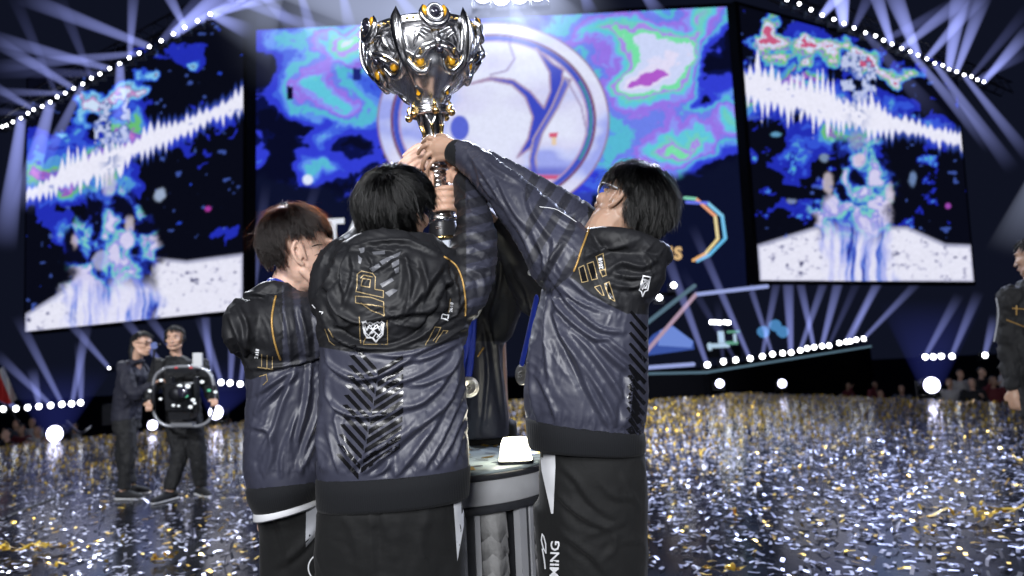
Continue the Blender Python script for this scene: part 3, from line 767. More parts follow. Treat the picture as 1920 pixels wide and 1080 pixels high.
p = P(1962, 290, 22); fx = fixture('l', p, 'added pale blue lamp just past the right edge, its glow beside the right screen', 'added lamp beside the right screen'); beams(fx, p, [(1896, 480, 22)], None, ME_W, .5)  # off-frame lamp added to carry the pale glow at the edge
# dark riser with the slanting row of lights at right
pa, pb, pc = P(1190, 700, 20.0), P(1330, 697, 20.0), P(1640, 648, 27.0)
base = np.array([pb[0], pb[1], -1.1])
M_riser = mat('riser_skirt', (.002, .0022, .0035), .95, 0, .04)
riser = empty('light_riser', base, 'low dark riser carrying the slanting row of white lights', 'riser')
for a, b in ((pa, pb), (pb, pc)):
    n = norm(np.cross(b - a, [0, 0, 1])); n = n if n[1] > 0 else -n
    q = [np.array([a[0], a[1], -1.08]), np.array([b[0], b[1], -1.08]), b, a]
    v, f = prism(np.array(q) + n * .16, n, 1.2); obj('riser_face', v, f, M_riser, riser, smooth=False)
    v, f = tube([a + n * .14 - [0, 0, .02], b + n * .14 - [0, 0, .02]], .035, 6, 1); obj('light_strip', v, f, M_strip3, riser)
LR = [(1326, 684), (1356, 678), (1379, 675), (1406, 672), (1429, 668), (1448, 664), (1467, 662), (1483, 661), (1500, 657), (1513, 653), (1526, 651), (1541, 649), (1554, 648), (1573, 643), (1586, 641), (1594, 640), (1605, 637), (1619, 635)]
row(LR, 0, 'm', 'white floor lamp from the left end of the row on the dark riser', 'spotlights along the dark riser', [
    (1326, [(1236, 440, 19)], ME_A, 1.3), (1356, [(1345, 560, 20)], ME_B, 1.), (1379, [(1275, 500, 20)], ME_B, 1.1), (1406, [(1296, 420, 20)], ME_A, 1.2), (1429, [(1462, 500, 21)], ME_A, 1.1), (1448, [(1385, 470, 21)], ME_A, 1.), (1483, [(1476, 490, 22)], ME_A, 1.6), (1500, [(1555, 500, 22)], ME_A, 1.2),
    (1526, [(1495, 505, 22)], ME_A, 1.2), (1541, [(1582, 490, 23)], ME_A, 1.5), (1554, [(1620, 500, 23)], ME_B, 1.2), (1586, [(1660, 505, 24)], ME_A, 1.4), (1594, [(1650, 520, 25)], ME_A, 1.2), (1619, [(1730, 520, 26)], ME_A, 1.3)],
    dfun=lambda x: float(np.interp(x, [1326, 1620], [20, 26.5])))
for (px, py, d, k, lb, e) in [(1349, 719, 19.5, 'l', 'round white lamp at stage edge below the first riser light', []), (1466, 719, 19.5, 'l', 'tall oval white lamp at stage edge below the middle of the riser lights', []),
        (1236, 558, 20, 'm', 'small white lamp just right of the hood, lower of two', []), (1263, 535, 20, 'm', 'small white lamp right of the hood, upper of two', []),
        (1745, 722, 15.5, 'xl', 'big violet white lamp on the floor at the right stage edge', [(1742, 560, 15.4)]),
        (105, 813, 15.3, 'xl', 'big violet white lamp at the left stage edge beside the crowd', [(110, 690, 15.2)]), (287, 797, 16.5, 'l', 'white lamp seen between the legs of the camera crew', []), (406, 773, 17.5, 'xl', 'bright white lamp on the floor right of the camera operator', [(430, 690, 17.4)])]:
    p = P(px, py, d); fx = fixture(k, p, lb, 'lamps along the stage edge'); beams(fx, p, e, None, ME_D, .8)
for (pts, d, ends, lb, gr) in [
    ([(1734, 669), (1749, 669), (1764, 668), (1784, 668), (1846, 666)], 21, {0: [(1800, 550)], 3: [(1836, 545)], 4: [(1866, 590)]}, 'white lamp from the left in the short row above the big violet lamp', 'short lamp row at far right'),
    ([(7, 767), (31, 766), (53, 764), (74, 762), (96, 760), (117, 758), (135, 757), (152, 755)], 21, {1: [(-20, 730)], 3: [(60, 690)], 4: [(-10, 660)], 5: [(30, 590)], 6: [(165, 600)], 7: [(150, 640)]}, 'white lamp from the left in the level row above the left crowd', 'lamp row at far left'),
    ([(415, 717), (432, 718), (451, 720), (470, 721)], 21, {0: [(372, 590)], 1: [(438, 590)], 2: [(500, 340)], 3: [(462, 560), (600, 330)]}, 'white lamp from the left in the row right of the camera operator', 'lamp row right of the camera operator')]:
    for i, (px, py) in enumerate(pts):
        p = P(px, py, d); fx = fixture('m', p, ORD[i] + ' ' + lb, gr); beams(fx, p, [(a, b, d - .6) for a, b in ends.get(i, [])], None, ME_A, 1.2)
# lights under the left screen throwing beams up behind the crew
for i_, (px, py, e) in enumerate([(205, 690, [(118, 590)]), (310, 690, [(222, 585)]), (352, 690, [(268, 580)]), (395, 700, [(382, 560)])]):
    p = P(px, py, 21.5); fx = fixture('s', p, ORD[i_] + ' small floor lamp from the left, low behind the camera crew', 'small lamps behind the camera crew'); beams(fx, p, [(a, b, 21) for a, b in e], None, ME_A, 1.2)
for (a, b, d, m_, nm) in [((1208, 664), (1305, 552), 19.6, M_strip2, 'pink'), ((1305, 552), (1438, 537), 19.6, M_strip, 'violet'), ((1214, 605), (1302, 536), 19.3, M_strip3, 'teal'), ((1205, 690), (1300, 683), 19.9, M_strip, 'low violet')]:
    p, q = P(*a, d), P(*b, d); v, f = tube([p, q], .055, 8, 1)
    lb = {'pink': 'pink white light tube slanting up beside the black jacket', 'violet': 'violet light tube running level to the right screen', 'teal': 'short teal light tube above the pink one', 'low violet': 'thin violet light tube low behind the black jacket'}[nm]
    o = obj('light_tube', v, f, m_, loc=p); tagit(o, lb, 'light tube', 'light tubes right of the jacket')
# the glowing stair and console area low behind the right jacket
M_bluep = emat('blue_panel_glow', (.10, .20, .80), .45); M_whitep = emat('pale_panel_glow', (.55, .75, .95), .8); M_greenp = emat('green_panel_glow', (.25, .7, .5), .5)
root = empty('side_display', P(1255, 680, 20.6), 'low blue lit display panel behind the light tubes', 'display')
for poly, m_ in [([(1205, 650), (1225, 628), (1258, 608), (1300, 640), (1302, 655), (1205, 668)], M_bluep), ([(1238, 620), (1262, 612), (1300, 640), (1296, 652), (1235, 648)], emat('pale_blue_glow', (.22, .36, .95), .7))]:
    d = 20.6 if m_ is M_bluep else 20.5
    v, f = prism([P(a, b, d) for a, b in poly], FW, .08); obj('display_panel', v, f, m_, root, smooth=False)
root = empty('control_desk', P(1355, 660, 22), 'small lit control desk with white lamps beyond the riser', 'desk')
for (x, y, w, h, m_) in [(1352, 632, 10, 22, M_whitep), (1347, 648, 40, 8, M_whitep), (1375, 622, 22, 4, M_greenp), (1372, 643, 22, 6, M_greenp), (1331, 650, 5, 14, M_whitep), (1378, 634, 4, 16, M_whitep)]:
    v, f = box(P(x, y, 22), w * 22 / F_PX, .1, h * 22 / F_PX); obj('desk_panel', v, f, m_, root, smooth=False)
for (x, y) in [(1334, 604), (1341, 604), (1349, 605), (1359, 604), (1366, 605)]:
    v, f = ball(P(x, y, 22), .06); obj('desk_lamp', v, f, M_lens, root)
v, f = box(P(1355, 660, 22.3), 60 * 22 / F_PX, .5, 20 * 22 / F_PX); obj('desk_body', v, f, M_dark, root, smooth=False)
for x, y, w_ in [(1466, 622, 'right hand'), (1430, 622, 'left hand'), (1452, 610, 'topmost')]:
    v, f = lathe([(0, -.1), (.16, -.1), (.2, .1), (0, .12)], P(x, y, 24), 12, -FW); o = obj('blue_lamp', v, f, emat('blue_lamp_glow', (.12, .4, .85), .55), loc=P(x, y, 24)); tagit(o, w_ + ' of three soft blue lamps in the dark beyond the riser', 'lamp', 'soft blue lamps beyond the riser')
# dark speaker stack and boxes at stage edge, left
p = ground(190, 800); v, f = box((p[0] - .2, p[1] + 1.0, .28), .42, .5, .58); o = obj('flight_case', v, f, mat('case_grey', (.07, .075, .09), .6, var=.3), smooth=False, loc=(p[0], p[1] + 1, 0)); tagit(o, 'grey flight case standing at the stage edge left of the crew', 'flight case')
a_ = P(170, 800, 16); b_ = P(125, 790, 17); v, f = tube([a_, P(150, 812, 16), b_], .03, 8, 3); o = obj('barrier_rail', v, f, M_trim, loc=a_); tagit(o, 'thin metal barrier rail running down to the crowd', 'rail')
# ------------------------------------------------------------------ pedestal table
TC = P(835, 880, 2.86); TC[2] = 0.0
TZ, TR = 0.843, 0.425
M_tabdark = mat('table_edge_dark', (0.045, 0.047, 0.055), 0.45, .2, var=.4, vscale=30)
M_tabpale = mat('table_band_pale', (0.60, 0.61, 0.64), 0.5, .1, var=.18, vscale=12, bump=.15, bscale=18)
M_tabtop = mat('table_top_pale', (0.44, 0.52, 0.53), 0.35, var=.15, vscale=5)
M_scale = mat('grey_scale_paint', (0.36, 0.36, 0.365), 0.6, .1, var=.45, vscale=11, bump=.3, bscale=60)
M_scaleline = mat('scale_recess', (0.02, 0.02, 0.022), 0.8)
table = empty('pedestal_table', TC, 'round grey pedestal table with scaly panels between two dark jackets', 'table')
v, f = lathe([(0, TZ), (TR - .012, TZ), (TR - .006, TZ - .006), (TR - .006, TZ - .012), (0, TZ - .012)], (TC[0], TC[1], 0), 72); obj('table_top', v, f, M_tabtop, table)
def hoop(name, z0, z1, r, m, bev=.006):
    v, f = lathe([(r - .05, z0), (r - bev, z0), (r, z0 + bev), (r, z1 - bev), (r - bev, z1), (r - .05, z1)], (TC[0], TC[1], 0), 72); return obj(name, v, f, m, table)
hoop('upper_edge', TZ - .034, TZ - .0125, TR + .006, M_tabdark)
hoop('band', TZ - .118, TZ - .035, TR - .004, M_tabpale, .003)
hoop('lower_edge', TZ - .146, TZ - .119, TR + .004, M_tabdark)
v, f = lathe([(.30, TZ - .15), (.30, .1), (.44, .06), (.46, .02), (.46, 0.0)], (TC[0], TC[1], 0), 60); obj('core', v, f, M_tabdark, table)
hoop('foot', .002, .10, TR + .05, M_tabpale)
def on_cyl(th, z, r): return np.array([TC[0] + r * math.sin(th), TC[1] - r * math.cos(th), z])
M_pil = mat('pilaster_paint', (0.55, 0.56, 0.60), 0.45, .2, var=.15)
for k in range(10):
    t0 = math.radians(-3 + 36 * k)
    # scale panel: rows of overlapping pointed plates
    a, b = t0 - math.radians(9), t0 + math.radians(9)
    v, f = loft([(on_cyl(t0, z, .335), (on_cyl(b, z, .335) - on_cyl(a, z, .335)) / 2, (on_cyl(t0, z, .385) - on_cyl(t0, z, .335))) for z in (.1, .4, TZ - .15)], 16)
    pan = obj('scale_panel', v, f, M_scaleline, table)
    if -120 < (math.degrees(t0) + 180) % 360 - 180 < 120:
        z = TZ - .165
        for r_ in range(11):
            # a plate with a zigzag lower edge (two points)
            n = 12; top, bot, topi = [], [], []
            for i in range(n + 1):
                q = i / n; th = a + (b - a) * q; zz = .03 * abs(((q * 2 + .5) % 1) - .5) * 2
                rr = .335 + .05 * math.sqrt(max(0, 1 - (2 * q - 1) ** 2 * .96))
                bot.append(on_cyl(th, z - .062 - .028 + zz + .004 * math.sin(r_ * 3 + i), rr + .013)); top.append(on_cyl(th, z + .012, rr + .004))
            m = n + 1; vv = np.array(top + bot + [p * 1 for p in [on_cyl(a + (b - a) * i / n, (bot[i][2]), np.hypot(bot[i][0] - TC[0], bot[i][1] - TC[1]) - .012) for i in range(m)]])
            ff = [(i, m + i, m + i + 1, i + 1) for i in range(n)] + [(m + i, 2 * m + i, 2 * m + i + 1, m + i + 1) for i in range(n)]
            obj('scale_plate', vv, ff, M_scale, pan)
            z -= .062
    for s, w, m_, rr in ((15.5, .022, M_pil, .385), (20.5, .030, M_tabdark, .372), (24, .012, M_pil, .38)):
        th = t0 + math.radians(s); c = on_cyl(th, (TZ - .05) / 2, rr)
        ax = np.array([[math.cos(th), math.sin(th), 0], [math.sin(th), -math.cos(th), 0], [0, 0, 1]])
        v, f = box(c, w * 1.6, .03, TZ - .24, ax); obj('pilaster', v, f, m_, table, smooth=False)
# lamp glowing on the table top
lp = P(967, 868, 2.66); lp[2] = TZ
lr = empty('table_lamp', lp, 'glowing yellow white lamp block standing on the round table top', 'lamp')
v, f = loft([(lp + [0, 0, z], np.array([r, 0, 0]), np.array([0, r, 0])) for r, z in ((.062, .012), (.060, .02), (.052, .07), (.044, .088), (.03, .09))], 20, 5); obj('lamp_shade', v, f, emat('warm_glow', (1.0, .95, .72), 7.0), lr)
v, f = loft([(lp + [0, 0, z], np.array([.066, 0, 0]), np.array([0, .066, 0])) for z in (.001, .011)], 20, 5); obj('lamp_base', v, f, M_black, lr)
l = bpy.data.lights.new('table_lamp_light', 'POINT'); l.energy = 2.5; l.color = (1, .95, .8); l.shadow_soft_size = .05
o = bpy.data.objects.new('table_lamp_light', l); COL.objects.link(o); o.parent = lr; o.location = (0, 0, .13)
# confetti pieces fallen on the table top
r = np.random.default_rng(5); vs, fs, mi = [], [], []
for k in range(70):
    rr = TR * .95 * math.sqrt(r.random()); th = r.uniform(0, 6.28); c = np.array([TC[0] + rr * math.cos(th), TC[1] + rr * math.sin(th), TZ + .003 + .002 * r.random()])
    y = r.uniform(0, 6.28); a = np.array([math.cos(y), math.sin(y), r.normal(0, .1)]) * .024; b = np.array([-math.sin(y), math.cos(y), r.normal(0, .15)]) * .009
    n = len(vs); vs += [c - a - b, c - a + b, c + a + b, c + a - b]; fs.append((n, n + 1, n + 2, n + 3)); mi.append(int(r.integers(0, 3)))
o = obj('table_confetti', vs, fs, [M_tabdark, M_goldf, M_silver], smooth=False, loc=(TC[0], TC[1], TZ), midx=mi); tagit(o, 'dark and gold confetti flakes lying on the pale table top', 'confetti', kind='stuff')

# ------------------------------------------------------------------ trophy
M_chrome = mat('silver_plate', (0.86, 0.86, 0.88), 0.22, 1.0, bump=.05, bscale=22)
M_chromed = mat('dark_silver', (0.46, 0.46, 0.48), 0.22, 1.0, bump=.08, bscale=25)
M_goldp = mat('gold_plate', (0.95, 0.66, 0.26), 0.18, 1.0, bump=.05, bscale=30)
M_amber = mat('amber_gem', (0.85, 0.42, 0.02), 0.12, .2, coat=.6)
M_gemd = mat('dark_gem', (0.03, 0.03, 0.05), 0.06, .3, coat=1.0)
M_base = mat('trophy_base_black', (0.03, 0.03, 0.034), 0.3, .2)
TB = P(834, 449, 2.47); TT = P(788, 60, 2.45)
tz = norm(TT - TB); tfr = norm(-FW - tz * (-FW @ tz)); trt = np.cross(tz, tfr); trt = trt if trt @ RT > 0 else -trt
trophy = empty('trophy', TB, 'tall ornate silver and gold trophy cup held up in front of the screen', 'trophy')
def tp(th, h, r): 
    a = math.radians(th); return TB + tz * h * .94 + (tfr * math.cos(a) + trt * math.sin(a)) * r
def tl(prof, seg=48):
    v, f = [], []
    for r, h in prof:
        for j in range(seg): v.append(tp(360 * j / seg, h, max(r, 1e-4)))
    for i in range(len(prof) - 1):
        for j in range(seg):
            a, b = i * seg + j, i * seg + (j + 1) % seg; f.append((a, b, b + seg, a + seg))
    return np.array(v), f
BR = lambda h: float(np.interp(h, [.485, .504, .528, .550, .574, .60, .621, .664, .70, .737], [.052, .062, .085, .112, .135, .153, .163, .178, .181, .178]))
v, f = tl([(.02, .478), (.048, .482), (.062, .504), (.085, .528), (.112, .550), (.135, .574), (.153, .60), (.163, .621), (.178, .664), (.181, .70), (.178, .730), (.172, .733), (.170, .70), (.150, .62), (.11, .56), (.05, .51), (0, .505)]); obj('bowl', v, f, M_chrome, trophy)
v, f = tl([(.177, .722), (.186, .724), (.189, .731), (.186, .738), (.190, .746), (.187, .753), (.176, .754), (.170, .748), (.170, .724)]); obj('rim', v, f, M_chrome, trophy)
ps = [ball(tp(360 * k / 56, .739, .1895), .0052, 6, 8) for k in range(56)]; v, f = join(ps); obj('rim_beading', v, f, M_goldp, trophy)
v, f = tl([(.0, .452), (.060, .452), (.068, .458), (.068, .472), (.060, .478), (.05, .484), (.0, .486)]); obj('collar', v, f, M_chrome, trophy)
for z, r_, m_ in ((.455, .070, M_chrome), (.474, .069, M_chrome)):
    v, f = tl([(r_ - .006, z - .006), (r_, z - .003), (r_, z + .003), (r_ - .006, z + .006)]); obj('collar_ring', v, f, m_, trophy)
for k in range(6):
    v, f = ball(tp(20 + 60 * k, .452, .076), .013, 10, 14); obj('collar_ball', v, f, M_goldp, trophy)
    p0 = tp(20 + 60 * k, .462, .066); v, f = tube([p0, tp(20 + 60 * k, .478, .074), tp(20 + 60 * k, .492, .070)], [.008, .007, .004], 8, 4); obj('collar_claw', v, f, M_goldp, trophy)
v, f = tl([(.044, .454), (.040, .44), (.036, .42), (.032, .40), (.0285, .38), (.029, .36), (.034, .352)]); obj('neck', v, f, M_chromed, trophy)
for k in range(5):
    th = 8 + 72 * k
    v, f = tube([tp(th + 22, .448, .045), tp(th + 12, .425, .041), tp(th, .415, .040), tp(th - 12, .425, .041), tp(th - 22, .448, .045)], .0042, 8, 5); obj('neck_scroll', v, f, M_chrome, trophy)
    v, f = tube([tp(th, .412, .039), tp(th + 3, .39, .034), tp(th, .372, .033)], [.006, .005, .003], 8, 4); obj('neck_leaf', v, f, M_goldp, trophy)
    v, f = ball(tp(th + 36, .372, .031), .0085, 8, 12); obj('neck_bead', v, f, M_goldp if k % 2 else M_chrome, trophy)
prof = [(.034, .352)]
for i in range(7):
    z = .345 - i * .034; prof += [(.034, z), (.040, z - .004), (.041, z - .018), (.039, z - .024), (.034, z - .027)]
v, f = tl(prof); obj('stem', v, f, M_chrome, trophy)
v, f = tl([(.036, .112), (.046, .108), (.050, .098), (.046, .088), (.048, .084), (.052, .074), (.048, .066), (.045, .062)]); obj('base_ring', v, f, M_chrome, trophy)
v, f = tl([(.0, .064), (.046, .064), (.047, .060), (.054, .012), (.058, .006), (.058, 0), (0, 0)]); obj('base', v, f, M_base, trophy)
v, f = tl([(.0595, .011), (.0615, .008), (.0615, .004), (.0595, .001)]); obj('base_edge', v, f, M_goldp, trophy)
# small lettering on the base ring
for (h, dx, w) in ((.046, -14, 9), (.040, -14, 7)):
    v, f = box(tp(dx, h, .0495 + (.06 - h) * .14), .018, .002, .003, np.array([trt, tfr, tz])); obj('base_lettering', v, f, M_chrome, trophy, smooth=False)
def tpath(L): return [tp(a, h, r) for a, h, r in L]
for k in range(5):
    th = 20 + 72 * k
    # rim medallion: crescent cradle with an eye gem
    c = tp(th, .750, .192); out_ = norm(tp(th, .75, 1) - tp(th, .75, 0)); sd = np.cross(tz, out_)
    def mp(x, y, z=0): return c + sd * x + tz * y + out_ * z
    v, f = tube([mp(-.034, .022, 0), mp(-.043, -.004, .004), mp(-.028, -.032, .008), mp(0, -.043, .010), mp(.028, -.032, .008), mp(.043, -.004, .004), mp(.034, .022, 0)], [.003, .009, .0125, .014, .0125, .009, .003], 10, 5)
    med = obj('medallion', v, f, M_chrome, trophy)
    ring = [mp(.0235 * math.cos(t), .0235 * math.sin(t) - .002, .012) for t in np.linspace(0, 2 * math.pi, 17)]
    v, f = tube(ring, .0055, 8, 2, round_ends=False); obj('medallion_ring', v, f, M_chrome, med)
    v, f = ellipsoid(mp(0, -.002, .010), np.array([sd * .019, tz * .019, out_ * .013])); obj('medallion_gem', v, f, M_gemd, med)
    v, f = ellipsoid(mp(-.031, .004, .006), np.array([sd * .010, tz * .017, out_ * .008])); obj('medallion_amber', v, f, M_amber, med)
    v, f = ellipsoid(mp(.031, .004, .006), np.array([sd * .010, tz * .017, out_ * .008])); obj('medallion_amber', v, f, M_amber, med)
    # dragon-like mask below it: brows, snout, wings, drop gem
    g_ = lambda a, h, dr=.012: (lambda q: tp(th + a, q, BR(q) + dr + .002))(h + .026 * (1 - sstep(.60, .66, h)))
    for s in (-1, 1):
        for q in range(3):
            v, f = tube([g_(s * (6 + 3 * q), .690 - .010 * q), g_(s * (13 + 2 * q), .700 - .008 * q), g_(s * (19 + q), .690 - .012 * q), g_(s * (21 + q), .672 - .012 * q)], [.003, .0062, .0055, .002], 8, 4); obj('brow', v, f, M_chrome, trophy)
        v, f = tube([g_(s * 1, .655, .020), g_(s * 8, .640, .018), g_(s * 15, .618, .016), g_(s * 24, .588, .014), g_(s * 30, .560, .010)], [.009, .011, .010, .008, .003], 8, 5, ); obj('wing', v, f, M_chrome, trophy)
        v, f = tube([g_(s * 2, .625, .018), g_(s * 10, .606, .020), g_(s * 18, .585, .014), g_(s * 27, .598, .012), g_(s * 33, .63, .010)], [.006, .008, .009, .007, .004], 8, 5); obj('wing_edge', v, f, M_chrome, trophy)
        for q in range(4):
            v, f = tube([g_(s * (5 + 4 * q), .642 - .012 * q, .022), g_(s * (6 + 4 * q), .618 - .012 * q, .020)], [.0055, .002], 6, 2); obj('wing_scale', v, f, M_goldp if q % 2 else M_chrome, trophy)
        # swag crescents with an amber drop
        v, f = tube([g_(s * 34, .612, .008), g_(s * 31, .572, .012), g_(s * 22, .545, .014), g_(s * 12, .548, .014), g_(s * 7, .575, .012)], [.004, .009, .0125, .009, .003], 10, 5); obj('swag', v, f, M_chrome, trophy)
        v, f = tube([g_(s * 31, .596, .008), g_(s * 27, .566, .013), g_(s * 20, .555, .014), g_(s * 14, .562, .012)], [.003, .006, .007, .003], 8, 5); obj('swag_inner', v, f, M_goldp, trophy)
        c2 = g_(s * 19, .578, .004); n2 = norm(c2 - tp(th + s * 19, .604, 0)); s2 = np.cross(tz, n2)
        v, f = ellipsoid(c2, np.array([s2 * .013, tz * .019, n2 * .010])); obj('amber_drop', v, f, M_amber, trophy)
    v, f = tube([g_(0, .700, .006), g_(0, .675, .014), g_(0, .645, .024), g_(0, .620, .022)], [.006, .011, .014, .006], 10, 4); obj('snout', v, f, M_chrome, trophy)
    v, f = tube([g_(-4, .70, .006), g_(0, .692, .014), g_(4, .70, .006)], [.003, .007, .003], 8, 4); obj('forehead_plate', v, f, M_goldp, trophy)
    v, f = ball(g_(2, .603, .016), .0135, 10, 14); obj('drop_gem', v, f, M_gemd, trophy)
    # tall blade between the masks, standing above the rim
    th2 = th + 36; e_ = lambda a, h, dr: tp(th2 + a, h, BR(min(h, .737)) + dr)
    v, f = tube([e_(0, .548, .006), e_(1, .59, .014), e_(0, .64, .017), e_(-1, .70, .015), e_(-1, .745, .014), e_(0, .785, .010)], [.004, .012, .0175, .021, .019, .0012], 12, 5, flat=(tp(th2, .6, 1) - tp(th2, .6, 0), .6)); bl = obj('blade', v, f, M_chromed, trophy)
    v, f = tube([e_(0, .60, .026), e_(0, .66, .031), e_(0, .72, .028), e_(0, .765, .020)], [.002, .0045, .0045, .001], 6, 4); obj('blade_ridge', v, f, M_chrome, bl)
    for s in (-1, 1):
        v, f = tube([e_(s * 5, .70, .006), e_(s * 6, .64, .008), e_(s * 3, .585, .012), e_(0, .54, .006)], [.002, .0045, .005, .002], 8, 4); obj('blade_border', v, f, M_chrome, trophy)
        v, f = tube([e_(s * 1, .535, .004), e_(s * 7, .515, .006), e_(s * 3, .50, .006)], [.003, .006, .003], 8, 4); obj('leaf', v, f, M_chromed, trophy)
    v, f = ellipsoid(e_(0, .524, .004), np.array([tz * .014, norm(np.cross(tz, e_(0, .52, 0) - tp(0, .52, 0))) * .010, norm(e_(0, .52, 0) - TB) * .008])); obj('amber_drop', v, f, M_amber, trophy)
# ------------------------------------------------------------------ people
def skin(name, c): return mat(name, c, 0.42, 0, .4, var=.10, vscale=14, bump=.06, bscale=90, sss=.18)
M_skinL = skin('skin_pale', (0.70, 0.46, 0.36)); M_skinC = skin('skin_warm', (0.58, 0.36, 0.26)); M_skinR = skin('skin_tan', (0.42, 0.265, 0.19))
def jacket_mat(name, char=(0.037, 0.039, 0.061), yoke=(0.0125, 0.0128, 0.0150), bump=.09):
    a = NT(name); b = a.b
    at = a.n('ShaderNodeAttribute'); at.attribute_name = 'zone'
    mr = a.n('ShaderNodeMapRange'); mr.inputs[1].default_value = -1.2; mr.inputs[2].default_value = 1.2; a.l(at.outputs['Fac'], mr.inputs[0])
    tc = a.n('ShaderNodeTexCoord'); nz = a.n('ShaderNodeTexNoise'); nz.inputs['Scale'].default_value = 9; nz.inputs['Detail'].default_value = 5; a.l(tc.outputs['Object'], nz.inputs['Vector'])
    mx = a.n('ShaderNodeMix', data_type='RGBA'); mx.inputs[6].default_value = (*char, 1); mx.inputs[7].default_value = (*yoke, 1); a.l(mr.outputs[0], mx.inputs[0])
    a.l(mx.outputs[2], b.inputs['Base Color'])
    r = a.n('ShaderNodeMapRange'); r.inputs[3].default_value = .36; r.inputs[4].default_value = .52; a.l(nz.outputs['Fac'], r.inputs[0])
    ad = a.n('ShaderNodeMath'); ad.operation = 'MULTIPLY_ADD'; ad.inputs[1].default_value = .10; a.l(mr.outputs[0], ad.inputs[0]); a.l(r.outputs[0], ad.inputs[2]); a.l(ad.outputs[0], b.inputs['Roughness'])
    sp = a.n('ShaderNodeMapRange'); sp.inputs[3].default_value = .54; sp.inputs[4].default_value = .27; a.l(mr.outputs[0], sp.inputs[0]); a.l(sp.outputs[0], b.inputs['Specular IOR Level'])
    n2 = a.n('ShaderNodeTexNoise'); n2.inputs['Scale'].default_value = 30; n2.inputs['Detail'].default_value = 4; n2.inputs['Distortion'].default_value = 1.4
    mp = a.n('ShaderNodeMapping'); mp.inputs['Scale'].default_value = (1.3, 1.3, .55); a.l(tc.outputs['Object'], mp.inputs[0]); a.l(mp.outputs[0], n2.inputs['Vector'])
    bp = a.n('ShaderNodeBump'); bp.inputs['Strength'].default_value = bump; bp.inputs['Distance'].default_value = .006; a.l(n2.outputs['Fac'], bp.inputs['Height']); a.l(bp.outputs[0], b.inputs['Normal'])
    return a.m
M_jacket = jacket_mat('jacket_nylon')
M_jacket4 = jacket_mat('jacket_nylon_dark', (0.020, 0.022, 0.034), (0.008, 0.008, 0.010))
def knit_mat(name, c, sc=900):
    a = NT(name); b = a.b; b.inputs['Base Color'].default_value = (*c, 1); b.inputs['Roughness'].default_value = .85; b.inputs['Specular IOR Level'].default_value = .2; b.inputs['Sheen Weight'].default_value = .04
    tc = a.n('ShaderNodeTexCoord'); wv = a.n('ShaderNodeTexWave'); wv.inputs['Scale'].default_value = 55; wv.inputs['Distortion'].default_value = .6; wv.bands_direction = 'X'; a.l(tc.outputs['Object'], wv.inputs['Vector'])
    bp = a.n('ShaderNodeBump'); bp.inputs['Strength'].default_value = .25; bp.inputs['Distance'].default_value = .002; a.l(wv.outputs['Fac'], bp.inputs['Height']); a.l(bp.outputs[0], b.inputs['Normal'])
    return a.m
M_rib = knit_mat('rib_knit', (0.0075, 0.0082, 0.0102)); M_pants = mat('trouser_fabric', (0.0052, 0.0055, 0.0060), .75, 0, .28, var=.15, bump=.12, bscale=60, sheen=.04)
M_white = mat('white_fabric', (0.62, 0.63, 0.66), .7, var=.06); M_greyf = mat('grey_fabric', (0.30, 0.31, 0.34), .75, var=.1)
M_blue = mat('blue_jersey', (0.012, 0.035, 0.36), .6, var=.15, bump=.1)
M_gold = mat('gold_print', (0.42, 0.25, 0.07), .45, .35, var=.25, vscale=120)
M_goldthin = mat('gold_outline_print', (0.34, 0.25, 0.12), .45, .3, var=.3, vscale=90)
M_wprint = mat('white_print', (0.72, 0.73, 0.76), .55); M_bprint = mat('black_gloss_print', (0.006, 0.006, 0.007), .22)
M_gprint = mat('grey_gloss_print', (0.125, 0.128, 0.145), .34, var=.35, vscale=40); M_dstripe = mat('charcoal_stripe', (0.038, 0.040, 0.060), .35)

def hair_mat(name, melanin, red=.2, rough=.32):
    a = NT(name); a.t.nodes.remove(a.b); h = a.n('ShaderNodeBsdfHairPrincipled'); h.parametrization = 'MELANIN'
    h.inputs['Melanin'].default_value = melanin; h.inputs['Melanin Redness'].default_value = red; h.inputs['Roughness'].default_value = rough; h.inputs['Radial Roughness'].default_value = .4
    h.inputs['Random Roughness'].default_value = .3; h.inputs['IOR'].default_value = 1.46
    a.l(h.outputs[0], a.out.inputs[0]); return a.m
M_hairk = hair_mat('hair_black', 1.0, .0, .24); M_hairb = hair_mat('hair_brown', .90, .0, .28)
M_cap = mat('hair_under', (0.006, 0.006, 0.007), .6); M_capb = mat('hair_under_brown', (0.016, 0.010, 0.008), .6)

